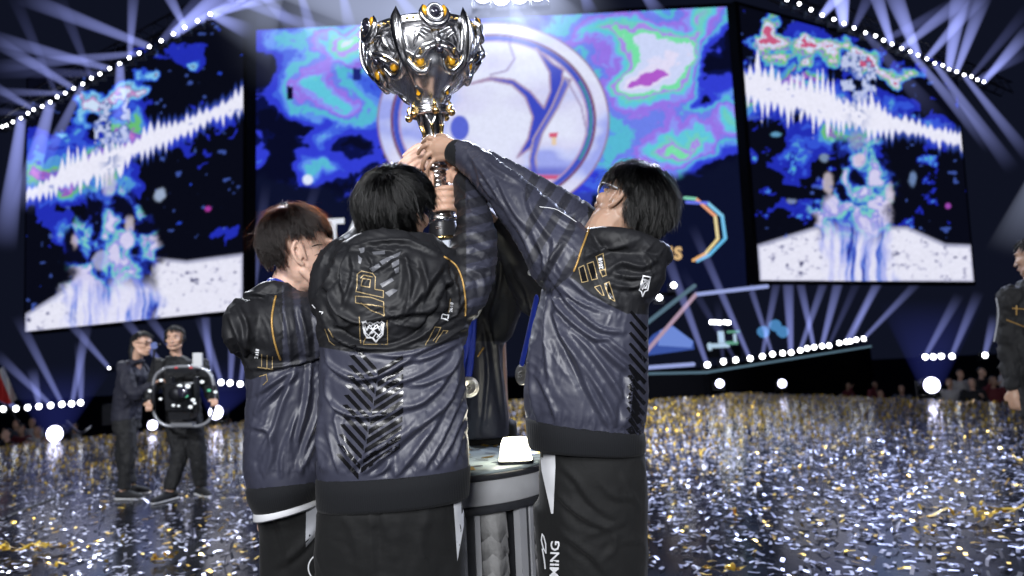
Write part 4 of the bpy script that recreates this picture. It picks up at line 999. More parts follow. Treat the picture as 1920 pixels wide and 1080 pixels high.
def basis(fwd, up):
    f = norm(fwd); u = norm(np.asarray(up) - f * (np.asarray(up) @ f)); return np.array([np.cross(f, u), f, u])     # rows: right, forward, up
def head_parts(c, B, s=1.0, ears=True, jaw=1.0):
    L = lambda x, y, z: c + (B[0] * x + B[1] * y + B[2] * z) * s
    E = lambda x, y, z, rx, ry, rz: ellipsoid(L(x, y, z), np.array([B[0] * rx, B[1] * ry, B[2] * rz]) * s)
    ps = [E(0, -.012, .035, .074, .094, .080), E(0, .012, -.02, .068, .078, .085), E(0, .030, -.058, .056 * jaw, .058, .058), E(0, .066, -.098, .026, .022, .018),
          tube([L(0, .088, .018), L(0, .101, -.012), L(0, .109, -.034)], np.array([.008, .010, .0135]) * s, 10, 4), E(-.012, .098, -.036, .009, .009, .008), E(.012, .098, -.036, .009, .009, .008),
          E(0, .079, .034, .052, .016, .012), E(0, .090, -.062, .023, .011, .006), E(0, .089, -.073, .021, .011, .006), E(-.044, .056, -.022, .024, .024, .022), E(.044, .056, -.022, .024, .024, .022),
          E(-.031, .076, .008, .015, .012, .009), E(.031, .076, .008, .015, .012, .009),
          tube([L(-.060, .0, -.055), L(-.052, .035, -.085), L(0, .066, -.104), L(.052, .035, -.085), L(.060, .0, -.055)], np.array([.014, .015, .016, .015, .014]) * s, 10, 4)]
    if ears:
        for q in (-1, 1):
            ps.append(tube([L(q * .070, .004, -.024), L(q * .080, -.008, .002), L(q * .084, -.020, .022), L(q * .085, -.033, .020), L(q * .083, -.036, -.004), L(q * .077, -.022, -.030), L(q * .071, -.006, -.040)], np.array([.005, .0055, .0058, .0058, .0058, .0062, .0068]) * s, 8, 4))
            ps.append(ellipsoid(L(q * .074, -.016, -.008), np.array([B[0] * .005, B[1] * .014 + B[2] * .004, B[2] * .026]) * s))
            ps.append(tube([L(q * .077, -.012, -.012), L(q * .080, -.020, .006), L(q * .080, -.026, .010)], .0042 * s, 8, 3))
    return ps
def finger(pts, r0=.0092, r1=.0072): return tube(pts, np.linspace(r0, r1, len(pts)), 10, 4)
def px3(L, d=None): return [P(*p) if len(p) == 3 else P(p[0], p[1], d) for p in L]

def hair(root, c, B, rad, whorl, keep, length, n_g, n_s, m, seed, grav=.55, lift=(.0, .05), r0=.00042, shaggy=.35, flow=1.0, extra=None, name='hair'):
    r = np.random.default_rng(seed); rad = np.asarray(rad, float)
    q = r.normal(size=(n_g * 12, 3)); q /= np.linalg.norm(q, axis=1)[:, None]; q = q[keep(q)][:n_g]; n = len(q)
    x = q * rad; w = norm(whorl) * rad
    g = B @ np.array([0, 0, -1.0]); K = 10; ln = length(q) * r.uniform(.55, 1.15, n); lf = 1 + r.uniform(*lift, n)
    side = r.normal(0, 1, (n, 3)); G = [x * lf[:, None]]
    x = G[0].copy(); e0 = np.zeros(3) if extra is None else np.asarray(extra, float)
    for k in range(1, K):
        nr = x / rad ** 2; nr /= np.linalg.norm(nr, axis=1)[:, None]
        fl = x - w; fl -= nr * (fl * nr).sum(1)[:, None]; fl /= np.linalg.norm(fl, axis=1)[:, None] + 1e-6
        cu = np.cross(nr, fl)
        t = flow * fl + grav * (k / K + .25) * g + .28 * cu + e0 + shaggy * .45 * side * (k / K)
        t /= np.linalg.norm(t, axis=1)[:, None]
        x = x + t * (ln / (K - 1))[:, None]
        e = np.sqrt(((x / rad) ** 2).sum(1)); mn = lf + .015 + .02 * (k / K); s_ = np.where(e < mn, mn / e, 1); x = x * s_[:, None]
        G.append(x.copy())
    G = np.stack(G, 1)                                  # guides
    gi = np.repeat(np.arange(n), n_s); N = len(gi); off = r.normal(0, 1, (N, 3)) * rad.mean() * .040
    tt = np.linspace(0, 1, K)
    pts = G[gi] + off[:, None, :] * (1 - .80 * tt)[None, :, None] + r.normal(0, .0008, (N, K, 3)) * tt[None, :, None]
    sh = r.uniform(.7, 1.0, N)                          # strands of a lock end at different lengths
    idx = sh[:, None] * (K - 1) * tt[None, :]; i0 = np.minimum(idx.astype(int), K - 2); fr = (idx - i0)[..., None]
    ar = np.arange(N)[:, None]; pts = pts[ar, i0] * (1 - fr) + pts[ar, i0 + 1] * fr
    Wp = c + pts @ B - origin_of(root)
    cd = bpy.data.hair_curves.new('hair'); cd.add_curves([K] * N)
    cd.attributes['position'].data.foreach_set('vector', Wp.astype(np.float32).ravel())
    ra = cd.attributes.new('radius', 'FLOAT', 'POINT'); ra.data.foreach_set('value', np.tile(r0 * (1 - .75 * tt), N).astype(np.float32))
    cd.materials.append(m); o = bpy.data.objects.new(name, cd); COL.objects.link(o); o.parent = root
    return o
def hair_cap(root, c, B, rad, keep, m, seed=1, rough=.008):
    v, f = ellipsoid(np.zeros(3), np.diag(rad), 28, 40); q = v / np.asarray(rad)
    k = keep(q); v = v * (1 + fbm(v * 38 + seed, 3)[:, None] * rough / .08)
    ff = [t for t in f if all(k[i] for i in t)]; us = sorted({i for t in ff for i in t}); mp = {a: b for b, a in enumerate(us)}
    return obj('hair_base', c + v[us] @ B, [tuple(mp[i] for i in t) for t in ff], m, root)

FOLD_A, FOLD_W = 1.5, .76
def wrinkle(V, Fq, folds, grain, gather=None, mask=None, fine=1.0):
    N = vnormals(V, Fq); px, py, d = proj(V); D = np.zeros(len(V))
    for pts, w, amp in folds:
        w = w * FOLD_W; amp = amp * FOLD_A
        pts = catmull(np.array(pts, float), 5)
        dist, sg, par = polydist(px, py, pts); e = dist * sg
        tap = np.sqrt(np.clip(np.sin(np.pi * np.clip(par, .02, .98)), 0, 1))
        D += amp * tap * (np.exp(-(e / w) ** 2) - .55 * np.exp(-((e - 1.9 * w) / (1.2 * w)) ** 2))
    base = np.stack([px, py], 1)
    for ang, ln, wd, amp, mk in grain:
        a = math.radians(ang); wx = px + 26 * (fbm2(px / 80, py / 80, 2, ang) - .5); wy = py + 26 * (fbm2(px / 80, py / 80, 2, ang + 5) - .5)
        u = wx * math.cos(a) + wy * math.sin(a); t = -wx * math.sin(a) + wy * math.cos(a)
        n = noise3(np.stack([u / ln, t / wd, d * 9 + ang], 1)); rr = (1 - np.abs(2 * n - 1)) ** 2.2
        k = sstep(.36, .62, fbm2(px / 60, py / 60, 2, ang * .37 + 3))
        D += amp * (rr - .3) * k * (1 if mk is None else mk(px, py))
    for ang, ln, wd, amp in ((35, 34, 5.5, .0022), (100, 30, 5.5, .0024), (150, 34, 6, .0020)):
        a = math.radians(ang); u = px * math.cos(a) + py * math.sin(a); t = -px * math.sin(a) + py * math.cos(a) + 10 * (fbm2(px / 30, py / 30, 2, ang) - .5)
        n = noise3(np.stack([u / ln, t / wd, d * 11 + ang], 1)); k = sstep(.47, .62, fbm2(px / 42, py / 42, 2, ang * .7))
        D += .45 * fine * amp * ((1 - np.abs(2 * n - 1)) ** 2 - .3) * k
    if gather is not None:
        pts, reach, amp, wd = gather; dist, sg, par = polydist(px, py, pts); L = np.interp(par, [0, 1], [0, 1]) * np.hypot(*(np.array(pts[-1]) - pts[0]))
        n = noise3(np.stack([L / wd, dist / 40, d * 6], 1)); D += amp * (np.abs(2 * n - 1) - .5) * np.exp(-(dist / reach) ** 2) * 1.6
        D *= sstep(2, 20, dist)
    if mask is not None: D *= mask(px, py, d)
    return V + N * D[:, None]
def garment(name, parts, root, m, voxel=.0056, smooth=6, folds=(), grain=(), gather=None, zone=None, post=1):
    V, Fq = remesh(parts, voxel, smooth); V = wrinkle(V, Fq, folds, grain, gather)
    if post: V = lap(V, Fq, post, .35)
    o = obj(name, V, Fq, m, root)
    if zone is not None:
        px, py, d = proj(V); z = zone(px, py, d); at = o.data.attributes.new('zone', 'FLOAT', 'POINT'); at.data.foreach_set('value', np.asarray(z, np.float32))
    o_bvh[o.name] = BVHTree.FromPolygons([tuple(x) for x in V], [tuple(map(int, q)) for q in Fq]); return o
o_bvh = {}
def cast(bv, px, py):
    r = FW + RT * ((px - 960) / F_PX) - UP * ((py - 540) / F_PX)
    h, n, i, dd = bv.ray_cast(Vector(CAM), Vector(norm(r)))
    if h is None: return None, None
    n = np.array(n); n = n if n @ r < 0 else -n
    return np.array(h), n
class Decal:
    """printed marks laid on a garment's own surface"""
    def __init__(s, garment_o, off=.0012): s.bv = o_bvh[garment_o.name]; s.root = garment_o; s.v = []; s.f = []; s.off = off; s.k = 0; s.fk = []; s.hold = False
    def pt(s, x, y):
        h, n = cast(s.bv, x, y)
        if h is None: return None
        # lift towards the viewer's side of the cloth along its normal
        s.v.append(h + n * s.off); return len(s.v) - 1
    def face(s, ids):
        if all(i is not None for i in ids):
            q = np.array([s.v[i] for i in ids])
            if max(np.linalg.norm(q[0] - q[k]) for k in range(1, len(q))) < .05: s.f.append(tuple(ids)); s.fk.append(s.k)
    def quad(s, q, n=4, m=4):
        s.k += (not s.hold); q = np.array(q, float); g = [[s.pt(*((q[0] * (1 - u) + q[1] * u) * (1 - w) + (q[3] * (1 - u) + q[2] * u) * w)) for u in np.linspace(0, 1, n + 1)] for w in np.linspace(0, 1, m + 1)]
        for i in range(m):
            for j in range(n): s.face([g[i][j], g[i][j + 1], g[i + 1][j + 1], g[i + 1][j]])
    def line(s, pts, w=1.6, step=3.0, closed=False):
        h0 = s.hold; s.k += (not s.hold); s.hold = True
        pts = [tuple(p) for p in pts]; pts = pts + [pts[0]] if closed else pts
        for (ax, ay), (bx, by) in zip(pts[:-1], pts[1:]):
            L = math.hypot(bx - ax, by - ay) + 1e-6; nx, ny = -(by - ay) / L * w / 2, (bx - ax) / L * w / 2; k = max(1, int(L / step))
            ex, ey = (bx - ax) / L * w * .4, (by - ay) / L * w * .4
            s.quad([(ax - ex + nx, ay - ey + ny), (bx + ex + nx, by + ey + ny), (bx + ex - nx, by + ey - ny), (ax - ex - nx, ay - ey - ny)], k, 1)
        s.hold = h0
    def poly(s, pts):
        s.k += (not s.hold)
        from mathutils.geometry import tessellate_polygon
        P_ = []
        for (ax, ay), (bx, by) in zip(pts, list(pts[1:]) + [pts[0]]):
            k = max(1, int(math.hypot(bx - ax, by - ay) / 5)); P_ += [(ax + (bx - ax) * t / k, ay + (by - ay) * t / k) for t in range(k)]
        ids = [s.pt(*p) for p in P_]
        for t in tessellate_polygon([[Vector((x, y, 0)) for x, y in P_]]): s.face([ids[i] for i in t])
    def text(s, txt, x, y, h, ang, bold=.02, wscale=1.0):
        s.k += (not s.hold); v, f = text_mesh(txt, bold, 2); a = math.radians(ang); k = h / .7
        ids = [s.pt(x + (q[0] * wscale * math.cos(a) + q[1] * math.sin(a)) * k, y + (q[0] * wscale * math.sin(a) - q[1] * math.cos(a)) * k) for q in v]
        for t in f: s.face([ids[i] for i in t])
    def done(s, name, m, kind=None):
        if not s.f: return
        V = np.array(s.v); fk = np.array(s.fk)
        for k in sorted(set(s.fk)):
            ff = [s.f[i] for i in np.nonzero(fk == k)[0]]; us = sorted({i for t in ff for i in t}); mp = {a_: b_ for b_, a_ in enumerate(us)}
            obj(name, V[us], [tuple(mp[i] for i in t) for t in ff], m, s.root.parent)
def piping(garment_o, pts, r, m, name='piping'):
    p = catmull(np.array(pts, float), 6); q = []
    for x, y in p:
        h, n = cast(o_bvh[garment_o.name], x, y)
        if h is not None: q.append(h + n * r * .35)
    v, f = tube(np.array(q), r, 8, 1); return obj(name, v, f, m, garment_o.parent)
def Z(x0, y0, sc): return lambda L: [(x0 + a / sc, y0 + b / sc) for a, b in L]
def shell(rings, seg=56, power=2.3): return loft(rings, seg, power)
def ring(px, py, hw, d, hd, tilt=0.0, lt=0.0):
    """horizontal body section: centre pixel, half width in pixels, depth and half depth in metres"""
    c = P(px, py, d); return (c, (RH + np.array([0, 0, lt])) * hw * d / F_PX, np.array([0, 1.0, 0]) * hd + np.array([0, 0, 1.0]) * tilt)
def leg_pts(px, py, d, foot, knee_bend=.03):
    h = P(px, py, d); ft = np.array([foot[0], foot[1], .09]); k = (h + ft) / 2 + np.array([0, knee_bend, 0]); return h, k, ft
def shoe(ft, ang, m, root, L=.27):
    a = math.radians(ang); fx = np.array([math.sin(a), math.cos(a), 0]); z = np.array([0, 0, 1.0]); b = np.array([ft[0], ft[1], 0])
    v, f = tube([b - fx * .06 + z * .055, b + z * .06, b + fx * .09 + z * .045, b + fx * (L - .09) + z * .032], [.042, .047, .044, .034], 14, 5); v[:, 2] = np.maximum(v[:, 2], .016)
    o = obj('shoe', v, f, m, root)
    v, f = tube([b - fx * .07 + z * .012, b + fx * .02 + z * .012, b + fx * .1 + z * .012, b + fx * (L - .085) + z * .012], [.042, .044, .046, .036], 14, 5, flat=(z, .25)); v[:, 2] = np.maximum(v[:, 2], .002); obj('sole', v, f, M_white, o)
# ================================================================== person in the centre, back to the camera
def build_center():
    ft = P(735, 1000, 2.0); base = np.array([ft[0], ft[1], 0])
    R = empty('person', base, 'person in dark hooded jacket seen squarely from behind, centre of the group', 'person', 'players lifting the trophy')
    hc = P(742, 404, 2.0); B = basis(cdir(.36, .28, .89), cdir(0, 1, -.32))
    # --- one continuous body
    legs = [leg_pts(672, 985, 2.0, (ft[0] - .11, ft[1])), leg_pts(796, 985, 2.0, (ft[0] + .10, ft[1] + .03))]
    ps = head_parts(hc, B, 1.04)
    ps += [tube(px3([(748, 420, 2.0), (750, 470, 1.99), (744, 540, 1.98)]), [.058, .060, .075], 16, 4)]
    ps += [loft([ring(740, 490, 60, 1.98, .07), ring(738, 540, 118, 1.98, .09), ring(738, 640, 110, 1.98, .10), ring(738, 780, 98, 1.98, .10), ring(738, 900, 108, 1.98, .11), ring(738, 985, 112, 1.99, .11)], 24)]
    for h, k, f_ in legs: ps.append(tube([h, k, f_], [.085, .06, .042], 14, 5))
    ps.append(tube(px3([(640, 545, 1.98), (676, 470, 2.14), (742, 375, 2.33), (772, 352, 2.40)]), [.055, .045, .034, .028], 14, 5))
    ps.append(tube(px3([(858, 545, 1.98), (892, 425, 2.2), (868, 348, 2.35), (858, 328, 2.385)]), [.055, .044, .031, .027], 14, 5))
    # right hand closes on the stem from the right, left hand from the left
    ps.append(tube(px3([(860, 332, 2.38), (853, 320, 2.41), (847, 310, 2.43)]), [.026, .029, .025], 12, 4, flat=(RT, .65)))
    ps.append(finger(px3([(850, 316, 2.40), (842, 306, 2.405), (836, 302, 2.41)]), .010, .008))
    ps += [finger(px3([(852, 322 + 9 * i, 2.40), (846, 321 + 9 * i, 2.385), (839, 322 + 9 * i, 2.392)]), .0088, .0074) for i in range(3)]
    ps.append(tube(px3([(772, 352, 2.40), (786, 342, 2.43), (796, 338, 2.44)]), [.028, .030, .025], 12, 4))
    ps += [finger(px3([(794, 326 + 8 * i, 2.43), (803, 322 + 8 * i, 2.41), (812, 325 + 8 * i, 2.405)]), .0088, .0074) for i in range(4)]
    V, Fq = remesh(ps, .0042, 3); obj('body', V, Fq, M_skinC, R)
    # --- trousers
    ps = [shell([ring(738, 872, 118, 1.985, .13), ring(732, 950, 134, 1.99, .155), ring(728, 1010, 134, 1.995, .15), ring(727, 1080, 130, 2.0, .14), ring(727, 1150, 118, 2.0, .11)], 32)]
    for (h, k, f_), o_ in zip(legs, (-.0, .0)): ps.append(tube([h + [0, 0, .03], k + [0, -.01, 0], f_ + [0, 0, .02]], [.112, .098, .085], 20, 6, round_ends=False))
    pant = garment('trousers', ps, R, M_pants, .010, 4, [([(706, 955), (709, 1010), (712, 1085)], 7, -.010), ([(640, 960), (668, 1010), (680, 1080)], 10, .004), ([(800, 960), (790, 1020), (800, 1080)], 12, .004)], [(75, 70, 15, .006, None), (20, 50, 14, .004, None)])
    dc = Decal(pant); dc.quad([(849, 930), (868, 926), (869, 985), (857, 1052)], 4, 16); dc.done('side_panel', M_white)
    for l_ in legs: shoe(l_[2], -5, M_black, R)
    # --- jacket
    ps = [shell([ring(739, 912, 132, 1.98, .135), ring(739, 892, 140, 1.98, .148), ring(738, 860, 143, 1.98, .154), ring(738, 800, 139, 1.98, .152), ring(737, 720, 136, 1.98, .148), ring(738, 660, 135, 1.975, .145), ring(739, 610, 140, 1.975, .142), ring(739, 560, 144, 1.975, .134), ring(743, 510, 138, 1.98, .118), ring(746, 474, 104, 1.985, .10), ring(748, 445, 66, 1.99, .08)])]
    ps.append(tube(px3([(634, 560, 1.975), (642, 505, 2.02), (682, 462, 2.16), (735, 378, 2.33)]), [.080, .078, .064, .044], 18, 6))
    ps.append(tube(px3([(850, 590, 1.985), (866, 540, 1.98), (886, 480, 2.07), (892, 425, 2.2), (880, 375, 2.31), (868, 338, 2.37)]), [.055, .078, .070, .058, .047, .035], 18, 6))
    # hood lying on the shoulders, with a rolled opening round the neck
    ps.append(loft([(P(738, 452, 1.905), RT * .105, FW * .045), (P(734, 486, 1.885), RT * .145, FW * .058), (P(728, 530, 1.868), RT * .165, FW * .062), (P(720, 575, 1.862), RT * .155, FW * .058), (P(716, 612, 1.864), RT * .125, FW * .050), (P(716, 636, 1.868), RT * .07, FW * .032)], 32, 2.2))
    ps.append(tube(px3([(628, 508, 1.96), (652, 478, 1.93), (690, 460, 1.90), (740, 455, 1.89), (784, 482, 1.89), (816, 508, 1.91), (846, 522, 1.95)]), [.028, .036, .038, .036, .036, .032, .02], 14, 6))
    ps.append(tube(px3([(812, 504, 1.95), (824, 484, 1.98), (838, 472, 2.02)]), [.026, .020, .014], 12, 4))
    z = Z(560, 620, 3.0); h_ = Z(580, 440, 4.153)
    folds = [(z(l), w, a) for l, w, a in [
        ([(150, 100), (180, 190), (300, 262), (400, 262), (520, 220), (700, 110), (900, 30)], 6, .0085), ([(150, 165), (230, 250), (330, 285), (470, 262)], 5, .005), ([(370, 118), (560, 142), (720, 92), (890, 30)], 5, .006),
        ([(158, 260), (170, 380), (260, 462), (400, 482), (545, 455)], 6.5, .009), ([(560, 440), (700, 395), (830, 260), (905, 110)], 8, .009), ([(125, 460), (118, 640), (135, 800)], 7, .008),
        ([(300, 850), (480, 705), (640, 565), (800, 430), (880, 290), (912, 110)], 8, .011), ([(262, 800), (400, 690), (570, 590), (700, 470)], 7, .008), ([(540, 835), (640, 700), (740, 560), (870, 370)], 8, .009), ([(680, 810), (760, 680), (850, 500), (925, 330)], 7, .008), ([(760, 790), (860, 610), (935, 430)], 7, .007),
        ([(330, 855), (470, 790), (525, 715)], 6, .008), ([(200, 420), (235, 600), (300, 735)], 7, .009), ([(600, 180), (760, 135), (905, 60)], 6, .006), ([(590, 305), (720, 292), (850, 215), (905, 90)], 6, .006), ([(420, 270), (560, 285), (700, 235), (840, 130)], 7, .006), ([(870, 780), (900, 640), (945, 520)], 6, .006), ([(160, 560), (200, 700), (230, 830)], 6, .006)]]
    folds += [(h_(l), w, a) for l, w, a in [
        ([(150, 720), (330, 690), (560, 640), (760, 610), (1050, 590)], 7, .006), ([(160, 800), (420, 850), (760, 820), (1100, 700)], 8, .006), ([(720, 620), (860, 480), (960, 340), (1060, 190)], 9, .011), ([(790, 600), (1000, 560), (1180, 560)], 7, .004), ([(150, 420), (200, 560), (330, 660)], 8, .008), ([(330, 120), (350, 300), (300, 480), (250, 600)], 7, .007), ([(730, 140), (760, 330), (730, 520)], 8, .008), ([(420, 80), (560, 150), (760, 110)], 6, .006), ([(420, 240), (560, 260), (700, 130)], 5, .005), ([(600, 350), (690, 260)], 5, .004),
        ([(860, 170), (900, 330), (840, 470)], 8, .007), ([(1060, 200), (1120, 330), (1130, 500)], 7, .005)]]
    folds += [([(602, 565), (622, 606), (664, 636), (722, 645), (776, 628), (812, 590), (842, 540)], 6, -.011), ([(612, 540), (640, 588), (690, 610)], 5, .007), ([(655, 470), (640, 510), (646, 560)], 5, .007), ([(760, 480), (770, 530), (760, 590)], 5, .007), ([(790, 500), (800, 540), (786, 590)], 5, .006), ([(680, 468), (700, 500), (680, 540)], 4, .006), ([(700, 470), (740, 478), (790, 505)], 4, .005), ([(620, 640), (680, 652), (740, 655)], 4, .006), ([(760, 652), (820, 640), (872, 612)], 4, .006), ([(610, 615), (660, 650), (700, 655)], 4, .005), ([(800, 620), (850, 590), (872, 560)], 5, .006), ([(842, 520), (856, 560), (850, 600)], 5, .006)]
    folds += [([(852, 420), (880, 405), (912, 412)], 5, .006), ([(846, 452), (885, 440), (920, 455)], 6, .007), ([(846, 470), (890, 470), (922, 490)], 6, .007), ([(850, 390), (875, 372), (893, 378)], 5, .005), ([(868, 500), (900, 520), (905, 560)], 6, .006), ([(858, 348), (876, 366), (884, 392)], 5, .005), ([(882, 500), (912, 505), (918, 520)], 5, .006), ([(600, 500), (620, 470), (650, 440)], 5, .006), ([(590, 560), (620, 520), (640, 470)], 6, .007), ([(640, 470), (700, 455), (760, 452), (820, 475)], 5, .006)]
    yoke = [(560, 641), (600, 651), (650, 659), (710, 663), (770, 657), (830, 645), (880, 628), (900, 600)]
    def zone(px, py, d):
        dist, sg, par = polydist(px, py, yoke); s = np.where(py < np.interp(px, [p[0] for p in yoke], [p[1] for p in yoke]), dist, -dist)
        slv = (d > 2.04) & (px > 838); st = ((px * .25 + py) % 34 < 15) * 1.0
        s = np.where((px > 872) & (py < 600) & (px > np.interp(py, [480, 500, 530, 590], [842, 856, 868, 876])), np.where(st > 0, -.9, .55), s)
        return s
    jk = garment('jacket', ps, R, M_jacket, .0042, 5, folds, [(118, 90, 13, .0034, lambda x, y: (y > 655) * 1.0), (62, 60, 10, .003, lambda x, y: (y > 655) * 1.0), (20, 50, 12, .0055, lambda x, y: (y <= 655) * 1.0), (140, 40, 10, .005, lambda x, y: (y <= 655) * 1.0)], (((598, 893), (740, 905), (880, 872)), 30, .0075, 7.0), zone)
    # ribbed hem
    hb = [ring(739, 880, 138, 1.98, .146, 0, .03), ring(739, 886, 143, 1.98, .157, 0, .03), ring(739, 908, 143, 1.98, .157, 0, .03), ring(739, 934, 141.5, 1.98, .154, 0, .03), ring(739, 941, 140, 1.98, .150, 0, .03), ring(739, 941, 134, 1.98, .142, 0, .03), ring(739, 884, 132, 1.98, .14, 0, .03)]
    v, f = shell(hb, 72); obj('hem_band', v, f, M_rib, R)
    # --- printed marks
    piping(jk, [(833, 482), (845, 490), (856, 500), (866, 522), (871, 548), (873, 575), (872, 592)], .0026, M_gold)
    d1 = Decal(jk, .0012)
    for i in range(13):
        y = 648 + i * 18.5; lx = 658 - 2.6 * i; cx = 706 - 3.4 * max(0, i - 1); rx = 756 - 1.6 * max(0, i - 6)
        if y + 12 < 880: d1.quad([(lx, y), (lx + 9, y - 1), (cx, y + (cx - lx) * .86), (cx, y + (cx - lx) * .86 + 11)], 2, 10)
        y2 = y + (cx - lx) * .86 + 6
        if y2 < 892: d1.quad([(cx + 2, y2), (cx + 2, y2 + 10), (rx, y2 + 10 - (rx - cx) * .62), (rx, y2 - (rx - cx) * .62)], 2, 10)
    d1.done('chevron_print', M_bprint)
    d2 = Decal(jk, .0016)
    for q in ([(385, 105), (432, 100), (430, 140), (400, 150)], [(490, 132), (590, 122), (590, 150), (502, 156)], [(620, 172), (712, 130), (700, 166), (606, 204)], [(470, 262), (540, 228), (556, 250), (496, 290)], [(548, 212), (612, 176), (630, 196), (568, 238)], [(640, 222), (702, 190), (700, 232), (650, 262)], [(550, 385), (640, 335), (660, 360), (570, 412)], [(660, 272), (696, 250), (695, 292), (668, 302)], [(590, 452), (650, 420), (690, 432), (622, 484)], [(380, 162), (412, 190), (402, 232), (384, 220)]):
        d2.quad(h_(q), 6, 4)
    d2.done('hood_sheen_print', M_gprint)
    d3 = Decal(jk, .0018)
    for L, cl in (([(372, 398), (372, 312), (408, 284), (490, 304), (516, 332), (512, 425), (578, 436), (577, 490), (364, 442)], True), ([(413, 343), (476, 350), (471, 410), (407, 399)], True), ([(362, 478), (480, 488), (580, 524)], False), ([(362, 480), (362, 530), (580, 562), (580, 524)], False), ([(405, 530), (480, 588), (580, 632)], False), ([(582, 560), (584, 632)], False), ([(400, 340), (420, 318), (490, 330)], False),
                  ([(390, 640), (400, 850)], False), ([(606, 664), (610, 850)], False), ([(420, 850), (440, 800)], False), ([(420, 858), (606, 858)], False), ([(125, 735), (160, 830), (200, 860)], False), ([(150, 735), (190, 800)], False), ([(975, 716), (1022, 724), (965, 832)], False), ([(975, 716), (905, 858)], False), ([(1040, 745), (1076, 746), (1062, 768)], False), ([(1040, 745), (985, 840)], False), ([(1095, 500), (1080, 610)], False)):
        d3.line(h_(L), 1.5, 3, cl)
    d3.done('gold_outline_print', M_goldthin)
    d4 = Decal(jk, .0019)
    E = [(415, 680), (440, 676), (452, 690), (470, 678), (500, 692), (530, 676), (546, 688), (562, 674), (580, 690), (574, 742), (570, 776), (546, 800), (520, 832), (492, 800), (452, 800), (430, 762)]
    d4.hold = True; d4.k = 1; d4.line(h_(E), 2.6, 2.5, True)
    for L in ([(432, 694), (450, 742), (470, 700), (498, 738), (528, 700), (548, 742), (566, 694)], [(452, 790), (500, 740), (546, 716)], [(548, 790), (500, 742), (456, 716)], [(484, 706), (500, 694), (516, 708), (502, 730)], [(486, 766), (503, 752), (520, 768), (504, 792)], [(500, 800), (516, 824)], [(440, 762), (476, 792)], [(566, 760), (530, 796)], [(424, 700), (440, 758)], [(574, 700), (560, 756)]): d4.line(h_(L), 1.9, 2.5)
    d4.hold = False; d4.line(h_([(1032, 618), (1084, 630), (1076, 664), (1024, 652)]), 1.6, 2.5, True)
    d4.text('2018', *h_([(1112, 606)])[0], 6.5, -84, .03)
    for L in ([(28, 548), (48, 572)], [(84, 600), (108, 606), (100, 618)]): d4.line(h_(L), 1.6, 2.5)
    d4.done('emblem_print', M_wprint)
    # --- hair
    rad = np.array([.098, .112, .104])
    keepc = lambda q: ~((q[:, 1] > .30) & (q[:, 2] < .35)) & (q[:, 2] > -.62) & ~((np.abs(q[:, 0]) > .30) & (q[:, 2] < .06) & (q[:, 1] > -.52))
    hair_cap(R, hc + B[2] * .022, B, rad * .985, keepc, M_cap)
    hair(R, hc + B[2] * .022, B, rad, (.08, -.38, .92), keepc, lambda q: (.060 + .040 * sstep(.2, .9, q[:, 2])) * (1 - .55 * sstep(.3, .7, np.abs(q[:, 0])) * sstep(-.5, -.2, q[:, 1]) * (q[:, 2] < .6)), 1100, 14, M_hairk, 3, .5, (.0, .13), .00055, .85)
    hair(R, hc + B[2] * .022, B, rad, (.08, -.38, .92), keepc, lambda q: .05 + .05 * (q[:, 2] > .2), 420, 1, M_hairk, 77, .35, (.02, .20), .00030, 2.2, name='flyaway_hair')
    return R
